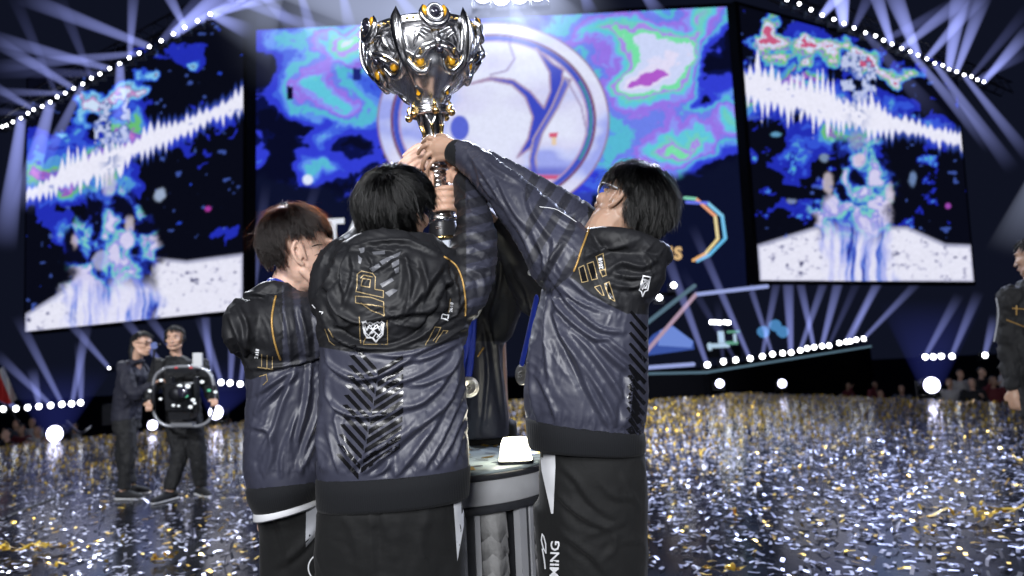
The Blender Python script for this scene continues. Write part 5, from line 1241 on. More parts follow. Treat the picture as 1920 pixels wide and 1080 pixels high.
# ================================================================== person on the right, head thrown back
def build_right():
    ft = P(1110, 980, 2.16); base = np.array([ft[0], ft[1], 0])
    R = empty('person', base, 'person with glasses and head thrown back, both arms stretched left to the trophy', 'person', 'players lifting the trophy')
    hc = P(1180, 386, 2.2); B = basis(cdir(-.56, .36, .76), cdir(.50, .86, .05))
    legs = [leg_pts(1065, 960, 2.14, (ft[0] - .05, ft[1] - .02)), leg_pts(1150, 960, 2.18, (ft[0] + .06, ft[1] + .10))]
    ps = head_parts(hc, B, 1.06)
    ps += [tube(px3([(1160, 405, 2.2), (1132, 436, 2.19), (1120, 500, 2.16)]), [.060, .060, .075], 16, 4)]
    ps += [loft([ring(1118, 480, 66, 2.15, .07), ring(1110, 560, 84, 2.15, .13), ring(1100, 680, 86, 2.15, .14), ring(1098, 800, 84, 2.15, .14), ring(1105, 900, 84, 2.15, .14), ring(1108, 960, 84, 2.15, .14)], 24)]
    for h, k, f_ in legs: ps.append(tube([h, k, f_], [.085, .06, .042], 14, 5))
    ps.append(tube(px3([(1060, 490, 2.1), (1000, 420, 2.12), (955, 365, 2.16), (905, 318, 2.24), (868, 289, 2.31), (852, 282, 2.34)]), [.06, .055, .046, .038, .030, .027], 14, 5))
    ps.append(tube(px3([(1096, 430, 2.35), (1030, 385, 2.45), (950, 335, 2.5), (880, 300, 2.5), (830, 290, 2.5)]), [.06, .05, .042, .032, .027], 14, 5))
    # near hand: back of the hand towards us, fingers hooked over the stem
    ps.append(tube(px3([(858, 282, 2.335), (842, 278, 2.36), (826, 277, 2.375), (814, 279, 2.385)]), [.027, .033, .036, .031], 16, 5, flat=(FW, .62)))
    ps.append(tube(px3([(846, 268, 2.355), (828, 264, 2.375), (813, 265, 2.385)]), [.016, .016, .013], 12, 4))
    ps.append(tube(px3([(842, 292, 2.36), (826, 295, 2.375), (816, 296, 2.385)]), [.016, .015, .012], 12, 4))
    F_ = [[(818, 263, 2.375), (806, 258, 2.368), (797, 262, 2.385), (792, 268, 2.405)], [(812, 272, 2.38), (800, 271, 2.37), (789, 279, 2.385), (784, 288, 2.41)], [(813, 284, 2.38), (801, 291, 2.372), (794, 304, 2.385), (790, 318, 2.41)], [(819, 295, 2.382), (808, 306, 2.376), (801, 320, 2.388), (804, 334, 2.41)]]
    for L, r0 in zip(F_, (.0088, .0094, .0094, .0084)): ps.append(finger(px3(L), r0, r0 * .76)); ps.append(ball(P(*L[1]), r0 * 1.04, 8, 10)); ps.append(ball(P(*L[0]), r0 * 1.22, 8, 10))
    ps.append(finger(px3([(846, 266, 2.36), (832, 256, 2.40), (820, 256, 2.44), (812, 260, 2.47)]), .0115, .0085))
    ps.append(tube(px3([(832, 290, 2.5), (818, 290, 2.505)]), [.028, .030], 14, 3, flat=(FW, .6)))
    V, Fq = remesh(ps, .0031, 2); obj('body', V, Fq, M_skinR, R)
    # trousers
    ps = [shell([ring(1108, 802, 92, 2.15, .16), ring(1110, 880, 100, 2.15, .175), ring(1112, 940, 101, 2.15, .17), ring(1112, 985, 100, 2.15, .165), ring(1112, 1080, 98, 2.15, .15), ring(1112, 1150, 90, 2.15, .12)], 32)]
    for h, k, f_ in legs: ps.append(tube([h + [0, 0, .03], k, f_ + [0, 0, .02]], [.105, .10, .085], 20, 6, round_ends=False))
    p_ = Z(960, 820, 4.153)
    pant = garment('trousers', ps, R, M_pants, .009, 4, [(p_(l), w, a) for l, w, a in [([(350, 440), (480, 560), (680, 680), (840, 690)], 7, .009), ([(380, 220), (500, 330), (640, 520), (860, 660)], 7, .007), ([(380, 740), (560, 860), (700, 1000), (760, 1080)], 8, .008), ([(560, 780), (760, 720), (800, 850), (700, 960)], 7, .006), ([(680, 340), (800, 460), (950, 470)], 7, .006), ([(860, 300), (930, 460), (1000, 560)], 7, .006), ([(830, 820), (960, 800), (1010, 790)], 6, .005)]], [(35, 60, 13, .006, None)])
    dc = Decal(pant); dc.hold = True; dc.quad([(1013, 846), (1041, 850), (1042, 875), (1016, 882)], 5, 6); dc.quad([(1016, 882), (1042, 875), (1038, 963), (1034, 963)], 5, 14); dc.done('side_panel', M_white)
    dw = Decal(pant, .0016); tx = p_([(352, 1205), (298, 1440)])
    dw.text('GAMING', tx[0][0] + 1, 1122, 16, -88, .02, 1.2); dw.text('INVICTUS', 1034, 1172, 12.5, -88, .035, 1.0)
    dw.line(p_([(238, 752), (232, 800), (246, 860), (268, 900), (266, 830), (250, 770), (238, 752)]), 2.2, 2.5); dw.line(p_([(240, 870), (256, 960), (262, 1020)]), 2.6, 2.5)
    dw.done('lettering_print', M_wprint)
    for l_ in legs: shoe(l_[2], -40, M_black, R)
    # jacket
    ps = [shell([ring(1096, 825, 98, 2.15, .17, 0, -.13), ring(1096, 802, 106, 2.15, .185, 0, -.16), ring(1096, 774, 112, 2.15, .195, 0, -.14), ring(1097, 730, 116, 2.15, .198), ring(1099, 670, 114, 2.15, .19), ring(1106, 610, 106, 2.15, .18), ring(1112, 565, 103, 2.15, .172), ring(1118, 520, 98, 2.15, .16), ring(1126, 478, 84, 2.16, .135), ring(1136, 448, 58, 2.18, .10)])]
    ps.append(tube(px3([(1090, 545, 2.06), (1062, 490, 2.08), (1012, 428, 2.11), (957, 367, 2.165), (908, 320, 2.245), (866, 288, 2.31)]), [.085, .108, .085, .066, .054, .044], 20, 6))
    ps.append(tube(px3([(1104, 440, 2.33), (1035, 387, 2.45), (955, 335, 2.5), (890, 302, 2.5), (856, 292, 2.5)]), [.085, .072, .058, .048, .04], 18, 6))
    ps.append(loft([(P(1176, 455, 2.13), RT * .075, FW * .08), (P(1186, 490, 2.10), RT * .096, FW * .105), (P(1186, 525, 2.10), RT * .094, FW * .115), (P(1184, 556, 2.11), RT * .070, FW * .10), (P(1186, 578, 2.13), RT * .035, FW * .06)], 30, 2.1))
    ps.append(tube(px3([(1092, 452, 2.17), (1110, 446, 2.09), (1150, 448, 2.04), (1200, 462, 2.05), (1236, 478, 2.10), (1238, 478, 2.2)]), [.026, .030, .036, .040, .038, .03], 14, 6))
    z = Z(960, 460, 2.7)
    folds = [(z(l), w, a) for l, w, a in [([(200, 200), (250, 330), (400, 462), (490, 470)], 6, .010), ([(220, 190), (300, 300), (440, 420), (560, 440)], 6, .009), ([(212, 260), (240, 420), (330, 600), (430, 800), (510, 950)], 8, .012), ([(250, 440), (330, 560), (470, 780), (530, 910)], 8, .010), ([(240, 200), (330, 280), (450, 335)], 5, .006), ([(182, 220), (172, 450), (190, 700)], 7, .008), ([(112, 380), (100, 700), (130, 900)], 7, .007), ([(390, 450), (520, 580), (610, 655)], 8, .010), ([(290, 170), (400, 260), (540, 320)], 6, .006), ([(130, 650), (200, 800), (235, 930)], 7, .006), ([(300, 420), (420, 560), (560, 780), (590, 900)], 8, .008), ([(480, 470), (560, 540), (640, 600)], 6, .006), ([(600, 650), (590, 780), (560, 930)], 7, .007),
             ([(480, 130), (560, 90), (660, 110), (740, 60)], 7, .009), ([(500, 140), (600, 160), (700, 150)], 6, .007), ([(480, 190), (560, 210), (640, 200), (720, 130)], 6, .006), ([(660, 30), (690, 80), (700, 130)], 5, .006), ([(360, 60), (470, 20), (600, -10)], 6, .005), ([(150, 170), (210, 60), (260, -20)], 6, .006)]]
    folds += [([(880, 290), (920, 345), (965, 420)], 6, .006), ([(930, 330), (960, 390), (990, 430)], 6, .006), ([(890, 310), (905, 345), (940, 390)], 5, .005), ([(985, 350), (1000, 400), (1040, 455)], 7, .006), ([(1000, 440), (1020, 480), (1022, 530)], 7, .007), ([(960, 410), (985, 450), (1005, 500)], 6, .006), ([(1030, 395), (1060, 420), (1085, 425)], 5, .005), ([(1040, 440), (1035, 490), (1030, 535)], 6, .005), ([(905, 300), (940, 325), (980, 345)], 5, .005)]
    seam = [(1103, 425), (1092, 462), (1078, 512), (1040, 545), (1010, 562)]
    yoke = [(1060, 520), (1078, 525), (1110, 560), (1140, 580), (1175, 592), (1215, 600), (1260, 600)]
    def zone(px, py, d):
        yy = np.interp(px, [1040, 1078, 1110, 1140, 1175, 1215, 1260], [505, 525, 553, 571, 588, 590, 560]); s = yy - py
        q = (px - py * .55); st = np.sin((px * .86 + py * .5) / 5.6)
        xs = np.interp(py, [420, 462, 512, 560], [1104, 1092, 1076, 1020]); slv = (px < xs) & (py < 575)
        mid = (px > 985) & (px < 1078); s = np.where(slv, np.where(mid, -1.1 + 1.6 * (st > .1), -.75), s)
        return s
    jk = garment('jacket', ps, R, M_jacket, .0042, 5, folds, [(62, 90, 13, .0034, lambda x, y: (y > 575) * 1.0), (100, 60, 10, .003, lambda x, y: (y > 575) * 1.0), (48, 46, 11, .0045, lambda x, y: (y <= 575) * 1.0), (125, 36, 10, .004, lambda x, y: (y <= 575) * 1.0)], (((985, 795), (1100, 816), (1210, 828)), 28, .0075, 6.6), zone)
    hb = [ring(1096, 795, 107, 2.15, .186, 0, -.17), ring(1096, 800, 110, 2.15, .192, 0, -.16), ring(1097, 818, 110, 2.15, .193, 0, -.13), ring(1098, 837, 108, 2.15, .190, 0, -.10), ring(1098, 842, 106, 2.15, .187, 0, -.09), ring(1098, 842, 98, 2.15, .175, 0, -.09), ring(1096, 797, 98, 2.15, .175, 0, -.17)]
    v, f = shell(hb, 72); obj('hem_band', v, f, M_rib, R)
    def cuff(a, b, r, nm='cuff'):
        v, f = tube([a, a * .85 + b * .15, a * .15 + b * .85, b], [r * .86, r, r * .98, r * .8], 22, 4, round_ends=False); obj(nm, v, f, M_rib, R)
    cuff(P(878, 298, 2.285), P(850, 283, 2.335), .043)
    piping(jk, [(1104, 428), (1098, 446), (1090, 468), (1083, 490), (1076, 508)], .0030, M_gold)
    # bright thin edge along the shoulder
    piping(jk, [(1012, 388), (1040, 392), (1062, 404), (1080, 416)], .0012, M_wprint, 'seam_edge')
    d3 = Decal(jk, .0016); e_ = Z(1040, 440, 3.86)
    for q in ([(172, 240), (210, 222), (240, 336), (196, 346)], [(232, 212), (276, 196), (310, 318), (268, 328)], [(296, 158), (348, 134), (374, 292), (344, 306)], [(288, 380), (330, 368), (356, 440), (340, 436)], [(360, 356), (394, 344), (434, 482), (396, 462)], [(326, 262), (362, 252), (374, 292), (346, 304)]): d3.line(e_(q), 1.7, 2.5, True)
    d3.done('gold_outline_print', M_goldthin)
    db = Decal(jk, .0012)
    for q in ([(176, 242), (208, 226), (236, 334), (198, 342)], [(236, 214), (274, 200), (306, 314), (270, 324)], [(362, 360), (392, 348), (430, 476), (398, 458)]): db.quad(e_(q), 3, 8)
    for i in range(13):     # back panel chevrons seen edge-on at the right
        y = 585 + i * 20; db.quad([(1180 - i * .6, y), (1184 - i * .6, y - 3), (1214 - i * .4, y + 30), (1209 - i * .4, y + 36)], 2, 8)
    for i in range(9): y = 690 + i * 16; db.quad([(1178, y), (1184, y - 4), (1200, y + 22), (1194, y + 26)], 2, 6)
    db.done('chevron_print', M_bprint)
    d4 = Decal(jk, .0018); d4.hold = True; d4.k = 1
    for L, c_ in (([(640, 300), (690, 306), (672, 400), (650, 410), (634, 444), (628, 412), (612, 400)], True), ([(640, 320), (676, 330), (660, 386), (626, 384)], True), ([(650, 330), (664, 350), (640, 372), (634, 396)], False), ([(676, 326), (636, 352), (660, 388)], False)): d4.line(e_(L), 2.0, 2.5, c_)
    d4.hold = False; d4.text('2018', *e_([(352, 250)])[0], 7.5, -98, .03); d4.done('emblem_print', M_wprint)
    rad = np.array([.098, .116, .106])
    keepr = lambda q: ~((q[:, 1] > .02) & (q[:, 2] < .40)) & (q[:, 2] > -.62) & ~((np.abs(q[:, 0]) > .45) & (q[:, 2] < .12) & (q[:, 1] > -.42))
    hcc = hc + B[2] * .022 - B[1] * .006
    hair_cap(R, hcc, B, rad * .985, keepr, M_cap, 4)
    hair(R, hcc, B, rad, (.05, -.15, .98), keepr, lambda q: .058 + .052 * sstep(-.1, .9, q[:, 2]), 1100, 14, M_hairk, 9, .55, (.0, .12), .00055, .85, extra=(0, -.55, -.1))
    hair(R, hcc, B, rad, (.05, -.15, .98), keepr, lambda q: .05 + .05 * (q[:, 2] > .2), 420, 1, M_hairk, 77, .35, (.02, .20), .00030, 2.2, name='flyaway_hair')
    # glasses: white frame catching the light
    gl = lambda x, y, z: hc + B[0] * x + B[1] * y + B[2] * z
    ps = []
    for s in (-1, 1):
        ps.append(tube([gl(s * .034 + .028 * math.cos(t), .106 - .012 * abs(math.cos(t)), .010 + .021 * math.sin(t)) for t in np.linspace(0, 2 * math.pi, 19)], .0026, 8, 1, round_ends=False)); ps.append(tube([gl(s * .060, .10, .016), gl(s * .080, .06, .018), gl(s * .084, -.02, .014)], .0024, 8, 4))
    ps.append(tube([gl(-.008, .108, .014), gl(0, .112, .017), gl(.008, .108, .014)], .0022, 8, 3)); v, f = join(ps)
    obj('glasses', v, f, mat('clear_frame', (.72, .74, .80), .15, 0, .6), R)
    return R
# ================================================================== person on the left, side of the face showing
def build_left():
    ft = P(560, 1000, 2.25); base = np.array([ft[0], ft[1], 0])
    R = empty('person', base, 'smiling person with brown bowl haircut in profile, left of the group', 'person', 'players lifting the trophy')
    hc = P(560, 472, 2.17); B = basis(cdir(.86, -.03, .50), cdir(.02, 1, .02))
    legs = [leg_pts(548, 985, 2.22, (ft[0] - .05, ft[1] - .02)), leg_pts(600, 985, 2.28, (ft[0] + .12, ft[1] + .05))]
    ps = head_parts(hc, B, 1.04)
    L = lambda x, y, z: hc + (B[0] * x + B[1] * y + B[2] * z) * 1.04
    ps += [ellipsoid(L(.050, .048, -.034), np.array([B[0] * .020, B[1] * .026, B[2] * .022])), tube(px3([(548, 520, 2.18), (540, 560, 2.19), (545, 640, 2.2)]), [.056, .058, .08], 16, 4)]
    ps += [loft([ring(545, 580, 60, 2.2, .08), ring(548, 640, 84, 2.2, .12), ring(556, 740, 76, 2.2, .12), ring(558, 880, 72, 2.22, .12), ring(562, 985, 76, 2.24, .12)], 24)]
    for h, k, f_ in legs: ps.append(tube([h, k, f_], [.085, .06, .042], 14, 5))
    ps.append(tube(px3([(520, 615, 2.14), (600, 610, 2.17), (672, 545, 2.35), (740, 420, 2.5), (775, 345, 2.53)]), [.06, .052, .046, .034, .027], 14, 5))
    ps.append(tube(px3([(610, 600, 2.3), (690, 520, 2.5), (765, 400, 2.58), (806, 322, 2.53)]), [.055, .048, .034, .027], 14, 5))
    # far hand, wrapped round the other side, fingers pointing down left
    ps.append(tube(px3([(806, 322, 2.53), (804, 302, 2.50), (797, 292, 2.475)]), [.028, .034, .030], 14, 4, flat=(FW, .6)))
    for L in ([(802, 282, 2.465), (784, 282, 2.45), (766, 292, 2.44), (746, 310, 2.445)], [(798, 291, 2.462), (780, 294, 2.446), (762, 306, 2.435), (749, 319, 2.442)], [(796, 300, 2.462), (780, 306, 2.446), (768, 317, 2.436), (758, 328, 2.442)], [(798, 308, 2.462), (786, 316, 2.448), (778, 327, 2.44), (772, 337, 2.446)], [(804, 278, 2.47), (788, 272, 2.462), (772, 280, 2.458), (758, 292, 2.46)]): ps.append(finger(px3(L), .0094, .0074))
    for (x0, y0) in ((785, 338),):
        ps.append(tube(px3([(x0 - 12, y0 + 8, 2.55), (x0 + 2, y0 - 2, 2.535), (x0 + 10, y0 - 6, 2.52)]), [.027, .031, .026], 12, 4))
        ps += [finger(px3([(x0 + 8, y0 - 12 + 8 * i, 2.52), (x0 + 20, y0 - 14 + 8 * i, 2.525), (x0 + 32, y0 - 10 + 8 * i, 2.52)]), .0088, .0072) for i in range(4)]
    V, Fq = remesh(ps, .0033, 2); obj('body', V, Fq, M_skinL, R)
    # closed smiling eye: lash line and brow as thin dark strokes
    bv = BVHTree.FromPolygons([tuple(x) for x in V], [tuple(map(int, q)) for q in Fq])
    def stroke(pts, r, nm, m):
        q = []
        for x, y in pts:
            h, n = cast(bv, x, y)
            if h is not None: q.append(h + n * r * .2)
        if len(q) > 1: v, f = tube(np.array(q), [r * .5] + [r] * (len(q) - 2) + [r * .5] if len(q) > 2 else r, 6, 3); obj(nm, v, f, m, R)
    stroke([(590, 479), (597, 476), (604, 476), (610, 478)], .0013, 'eyelash', M_capb)
    stroke([(585, 462), (594, 459), (604, 459)], .002, 'eyebrow', M_capb)
    ps = [shell([ring(560, 868, 76, 2.23, .14), ring(566, 950, 76, 2.25, .15), ring(572, 1010, 74, 2.26, .145), ring(574, 1080, 70, 2.27, .13), ring(576, 1150, 62, 2.27, .1)], 32)]
    for h, k, f_ in legs: ps.append(tube([h + [0, 0, .03], k, f_ + [0, 0, .02]], [.098, .092, .08], 20, 6, round_ends=False))
    w_ = Z(440, 640, 2.4545)
    pant = garment('trousers', ps, R, M_pants, .010, 4, [([(520, 1060), (560, 1030), (590, 990)], 8, .009), ([(508, 960), (530, 1000), (540, 1060)], 8, .006)], [(60, 60, 15, .006, None)])
    dc = Decal(pant); dc.quad([(574, 945), (597, 938), (596, 1000), (573, 1026)], 4, 14); dc.done('side_panel', M_greyf)
    dw = Decal(pant, .0016); dw.line([(606 + 28 * math.cos(t), 1064 + 27 * math.sin(t)) for t in np.linspace(math.pi * .6, math.pi * 1.45, 14)], 2.4, 3); dw.poly([(606 + 20 * math.cos(t), 1064 + 20 * math.sin(t)) for t in np.linspace(0, 6.28, 20)]); dw.done('emblem_print', M_wprint)
    for l_ in legs: shoe(l_[2], 30, M_black, R)
    # light undershirt edge below the hem
    v, f = shell([ring(549, 924, 62, 2.2, .148, 0, .2), ring(549, 951, 64, 2.2, .154, 0, .2), ring(550, 955, 62, 2.2, .15, 0, .2), ring(550, 924, 56, 2.2, .138, 0, .2)], 56); obj('undershirt_hem', v, f, M_white, R)
    ps = [shell([ring(548, 920, 66, 2.2, .15), ring(552, 902, 78, 2.2, .165), ring(556, 870, 88, 2.2, .175), ring(557, 800, 89, 2.2, .172), ring(558, 740, 84, 2.2, .16), ring(554, 690, 86, 2.2, .16), ring(545, 640, 100, 2.19, .16), ring(538, 600, 100, 2.19, .15), ring(532, 570, 78, 2.19, .125), ring(533, 550, 44, 2.19, .09)])]
    ps.append(tube(px3([(480, 628, 2.13), (520, 618, 2.11), (566, 618, 2.12), (620, 600, 2.2), (690, 530, 2.38), (745, 410, 2.5), (768, 360, 2.52)]), [.085, .108, .112, .098, .068, .048, .04], 20, 6))
    ps.append(tube(px3([(600, 600, 2.28), (690, 520, 2.5), (765, 400, 2.58)]), [.09, .07, .045], 16, 6))
    ps.append(loft([(P(470, 560, 2.10), RT * .045, FW * .06), (P(466, 590, 2.07), RT * .068, FW * .085), (P(462, 632, 2.06), RT * .060, FW * .085), (P(462, 660, 2.08), RT * .040, FW * .05)], 24, 2.1))
    ps.append(tube(px3([(478, 560, 2.12), (505, 548, 2.10), (532, 548, 2.11), (556, 562, 2.14)]), [.03, .032, .030, .02], 14, 5))
    folds = [(w_(l), w, a) for l, w, a in [([(290, 100), (230, 260), (170, 450), (120, 600)], 7, .010), ([(350, 90), (330, 280), (290, 450)], 6, .009), ([(380, 120), (385, 300), (330, 470), (290, 590)], 6, .008), ([(110, 240), (180, 190), (270, 130)], 6, .009), ([(100, 330), (190, 230), (280, 150)], 6, .009), ([(80, 390), (150, 420), (110, 540)], 6, .008), ([(250, 420), (220, 520), (215, 640)], 6, .007), ([(380, 440), (330, 540), (300, 600)], 6, .006), ([(150, 380), (180, 480), (140, 620)], 7, .008), ([(310, 300), (260, 420), (240, 560)], 6, .006)]]
    folds += [([(430, 590), (450, 640), (470, 690)], 7, .009), ([(445, 570), (462, 610), (460, 660)], 6, .007), ([(455, 640), (480, 660), (510, 668)], 6, .007), ([(530, 570), (540, 620), (545, 680)], 6, .005), ([(560, 575), (572, 620), (580, 670)], 6, .005), ([(590, 590), (598, 630), (596, 665)], 6, .005), ([(470, 690), (520, 688), (570, 676), (610, 660)], 5, .008), ([(440, 560), (480, 550), (520, 562)], 5, .006)]
    def zone(px, py, d):
        yy = np.interp(px, [420, 470, 520, 570, 620], [700, 712, 694, 684, 664]); s = yy - py
        st = np.sin((px - py * .1) / 4.9); slv = (px > 528) & (py < yy); return np.where(slv, np.where(st > .25, -.7, .8), s)
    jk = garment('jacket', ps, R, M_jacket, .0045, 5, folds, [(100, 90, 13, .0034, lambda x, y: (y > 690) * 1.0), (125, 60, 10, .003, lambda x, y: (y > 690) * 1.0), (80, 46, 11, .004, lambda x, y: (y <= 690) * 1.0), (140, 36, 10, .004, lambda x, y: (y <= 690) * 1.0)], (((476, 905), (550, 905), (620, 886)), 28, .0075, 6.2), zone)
    hb = [ring(549, 892, 74, 2.2, .162, 0, .10), ring(549, 900, 80, 2.2, .174, 0, .11), ring(549, 918, 76, 2.2, .170, 0, .14), ring(549, 936, 67, 2.2, .158, 0, .18), ring(549, 941, 63, 2.2, .152, 0, .2), ring(549, 941, 56, 2.2, .14, 0, .2), ring(549, 895, 60, 2.2, .145, 0, .1)]
    v, f = shell(hb, 64); v += np.array([0.004, 0, 0]); obj('hem_band', v, f, M_rib, R)
    piping(jk, [(517, 556), (513, 575), (510, 600), (513, 630), (519, 655), (526, 674)], .0030, M_gold)
    d3 = Decal(jk, .0016)
    for L_ in ([(491, 664), (491, 688)], [(501, 666), (501, 690)], [(511, 668), (511, 690)], [(484, 689), (512, 692)], [(487, 706), (500, 702), (502, 714), (494, 722)]): d3.line(L_, 1.4, 2.5)
    d3.done('gold_outline_print', M_goldthin)
    d4 = Decal(jk, .0018); d4.text('2018', 484, 673, 6.5, -82, .03); d4.line([(601, 586), (606, 594), (604, 600)], 1.5, 2.5); d4.done('emblem_print', M_wprint)
    # blue jersey collar
    v, f = tube(px3([(508, 528, 2.16), (520, 534, 2.13), (540, 548, 2.115), (556, 562, 2.135)]), [.012, .018, .018, .012], 12, 5); obj('jersey_collar', v, f, M_blue, R)
    rad = np.array([.094, .101, .104])
    keepl = lambda q: ~((q[:, 1] > .30) & (q[:, 2] < .42)) & (q[:, 2] > -.55) & ~((q[:, 2] < .16) & (q[:, 1] > -.46))
    hcc = hc + B[2] * .030 - B[1] * .012
    hair_cap(R, hcc, B, rad * .985, keepl, M_capb, 7)
    hair(R, hcc, B, rad, (.0, -.22, .97), keepl, lambda q: (.040 + .055 * sstep(.1, .9, q[:, 2])) * (1 - .5 * sstep(.25, .6, np.abs(q[:, 0])) * sstep(-.45, -.1, q[:, 1]) * (q[:, 2] < .75)), 1200, 14, M_hairb, 5, .6, (.0, .08), .00050, .7)
    hair(R, hcc, B, rad, (.0, -.22, .97), keepl, lambda q: .05 + .05 * (q[:, 2] > .2), 420, 1, M_hairb, 77, .35, (.02, .20), .00030, 2.2, name='flyaway_hair')
    return R
# ================================================================== the two people mostly hidden behind
def build_hidden():
    ft = P(915, 900, 3.42); base = np.array([ft[0], ft[1], 0])
    R = empty('person', base, 'person in open dark jacket over blue jersey behind the table, face hidden', 'person', 'players lifting the trophy')
    hc = P(878, 395, 3.0); B = basis(cdir(-.3, .3, -.8), cdir(0, 1, .2)); D = 3.36
    legs = [leg_pts(890, 800, D + .04, (ft[0] - .1, ft[1])), leg_pts(930, 800, D + .04, (ft[0] + .1, ft[1]))]
    ps = head_parts(hc, B, .98) + [tube(px3([(880, 420, 3.05), (890, 470, 3.2), (900, 540, D)]), [.055, .055, .08], 14, 4), loft([ring(898, 520, 44, D, .09), ring(902, 620, 46, D, .11), ring(908, 740, 44, D, .11), ring(910, 800, 46, D, .11)], 20)]
    for h, k, f_ in legs: ps.append(tube([h, k, f_], [.08, .06, .042], 12, 5))
    ps.append(tube(px3([(925, 590, 3.3), (948, 510, 3.1), (936, 445, 2.85), (880, 385, 2.6), (862, 375, 2.55)]), [.055, .048, .036, .030, .026], 14, 5))
    ps.append(tube(px3([(880, 580, 3.3), (868, 500, 3.1), (872, 420, 2.8), (864, 372, 2.52)]), [.055, .046, .034, .027], 14, 5))
    # right hand: four fingers wrapped across the front of the stem
    ps.append(tube(px3([(864, 372, 2.5), (856, 372, 2.46), (850, 373, 2.43)]), [.027, .032, .03], 12, 4, flat=(RT, .6)))
    ps += [finger(px3([(855, 354 + 12.5 * i, 2.425), (845, 352 + 12.5 * i, 2.395), (829, 353 + 12.5 * i, 2.388), (816, 357 + 12.5 * i, 2.408)]), .0115, .0094) for i in range(4)]
    V, Fq = remesh(ps, .0042, 3); obj('body', V, Fq, M_skinC, R)
    ps = [shell([ring(908, 775, 46, D + .02, .13), ring(910, 830, 46, D + .04, .12)], 28)] + [tube([h + [0, 0, .02], k, f_], [.10, .09, .08], 16, 5, round_ends=False) for h, k, f_ in legs]
    garment('trousers', ps, R, M_pants, .012, 3)
    for l_ in legs: shoe(l_[2], 170, M_black, R)
    # jersey front, then the open jacket over it
    v, f = shell([ring(880, 560, 20, D - .10, .09), ring(878, 640, 17, D - .10, .09), ring(876, 690, 14, D - .10, .09), ring(876, 722, 8, D - .10, .08)], 30); obj('jersey', v, f, M_blue, R)
    ps = [shell([ring(910, 818, 46, D, .14), ring(909, 780, 45, D, .15), ring(906, 700, 40, D, .15), ring(905, 640, 38, D, .15), ring(908, 580, 36, D - .02, .13), ring(912, 545, 26, D - .02, .11)], 32)]
    ps.append(tube(px3([(918, 640, 3.32), (928, 590, 3.28), (948, 520, 3.1), (938, 452, 2.88)]), [.07, .082, .072, .045], 16, 6))
    ps.append(tube(px3([(880, 590, 3.3), (868, 500, 3.1), (872, 430, 2.85)]), [.08, .066, .045], 16, 6))
    ps.append(tube(px3([(930, 470, 2.93), (944, 520, 3.05), (950, 560, 3.16), (938, 620, 3.26)]), [.05, .07, .075, .06], 14, 5))
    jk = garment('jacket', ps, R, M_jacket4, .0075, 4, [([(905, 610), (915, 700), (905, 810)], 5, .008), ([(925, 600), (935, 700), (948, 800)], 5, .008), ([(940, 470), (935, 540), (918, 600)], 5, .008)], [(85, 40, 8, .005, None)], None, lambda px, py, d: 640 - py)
    piping(jk, [(907, 652), (901, 660), (896, 668)], .004, M_gold)
    # blue and white knit edge of the collar
    v, f = tube(px3([(878, 596, 3.18), (888, 588, 3.17), (898, 570, 3.18), (902, 556, 3.2)]), [.016, .024, .02, .012], 12, 5); obj('collar', v, f, M_white, R)
    v, f = tube(px3([(884, 582, 3.165), (896, 574, 3.165)]), .014, 10, 2); obj('collar_stripe', v, f, M_blue, R)
    hair_cap(R, hc + B[2] * .02, B, np.array([.09, .105, .10]), lambda q: ~((q[:, 1] > .3) & (q[:, 2] < .35)) & (q[:, 2] > -.5), M_cap, 2)
    # fifth player, almost wholly behind the right-hand one
    ft = P(1075, 900, 3.0); base = np.array([ft[0], ft[1], 0])
    R5 = empty('person', base, 'person almost hidden behind the right jacket, only a dark sleeve showing', 'person', 'players lifting the trophy')
    D = 2.98; hc = P(1205, 400, 2.95); B = basis(cdir(-.8, .2, -.4), cdir(0, 1, 0)); hc = P(1150, 420, D)
    legs = [leg_pts(1055, 860, D, (ft[0] - .08, ft[1])), leg_pts(1100, 860, D, (ft[0] + .1, ft[1]))]
    ps = head_parts(hc, B, .95) + [tube(px3([(1148, 440, D), (1120, 500, D), (1090, 560, D)]), [.052, .055, .08], 14, 4), loft([ring(1085, 540, 56, D, .09), ring(1080, 640, 60, D, .11), ring(1080, 860, 56, D, .11)], 20)]
    for h, k, f_ in legs: ps.append(tube([h, k, f_], [.08, .06, .042], 12, 5))
    ps.append(tube(px3([(1040, 560, D), (1000, 510, D - .03), (952, 450, 2.85), (905, 395, 2.66), (880, 390, 2.6)]), [.055, .046, .036, .028, .03], 14, 5))
    V, Fq = remesh(ps, .006, 3); obj('body', V, Fq, M_skinR, R5)
    garment('trousers', [shell([ring(1080, 830, 62, D, .13), ring(1080, 880, 62, D, .13)], 28)] + [tube([h + [0, 0, .02], k, f_], [.10, .09, .08], 16, 5, round_ends=False) for h, k, f_ in legs], R5, M_pants, .012, 3)
    for l_ in legs: shoe(l_[2], -100, M_black, R5)
    ps = [shell([ring(1078, 845, 66, D, .15), ring(1078, 740, 70, D, .15), ring(1080, 620, 68, D, .15), ring(1086, 550, 58, D, .12), ring(1100, 515, 30, D, .08)], 36)]
    ps.append(tube(px3([(1050, 580, D), (1005, 545, D - .02), (962, 478, 2.88), (930, 425, 2.74)]), [.10, .098, .058, .045], 18, 6))
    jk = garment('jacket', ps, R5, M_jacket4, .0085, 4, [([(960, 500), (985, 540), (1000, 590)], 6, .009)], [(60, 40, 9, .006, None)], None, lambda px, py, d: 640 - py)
    hair_cap(R5, hc + B[2] * .02, B, np.array([.088, .10, .098]), lambda q: ~((q[:, 1] > .3) & (q[:, 2] < .35)) & (q[:, 2] > -.5), M_cap, 3)
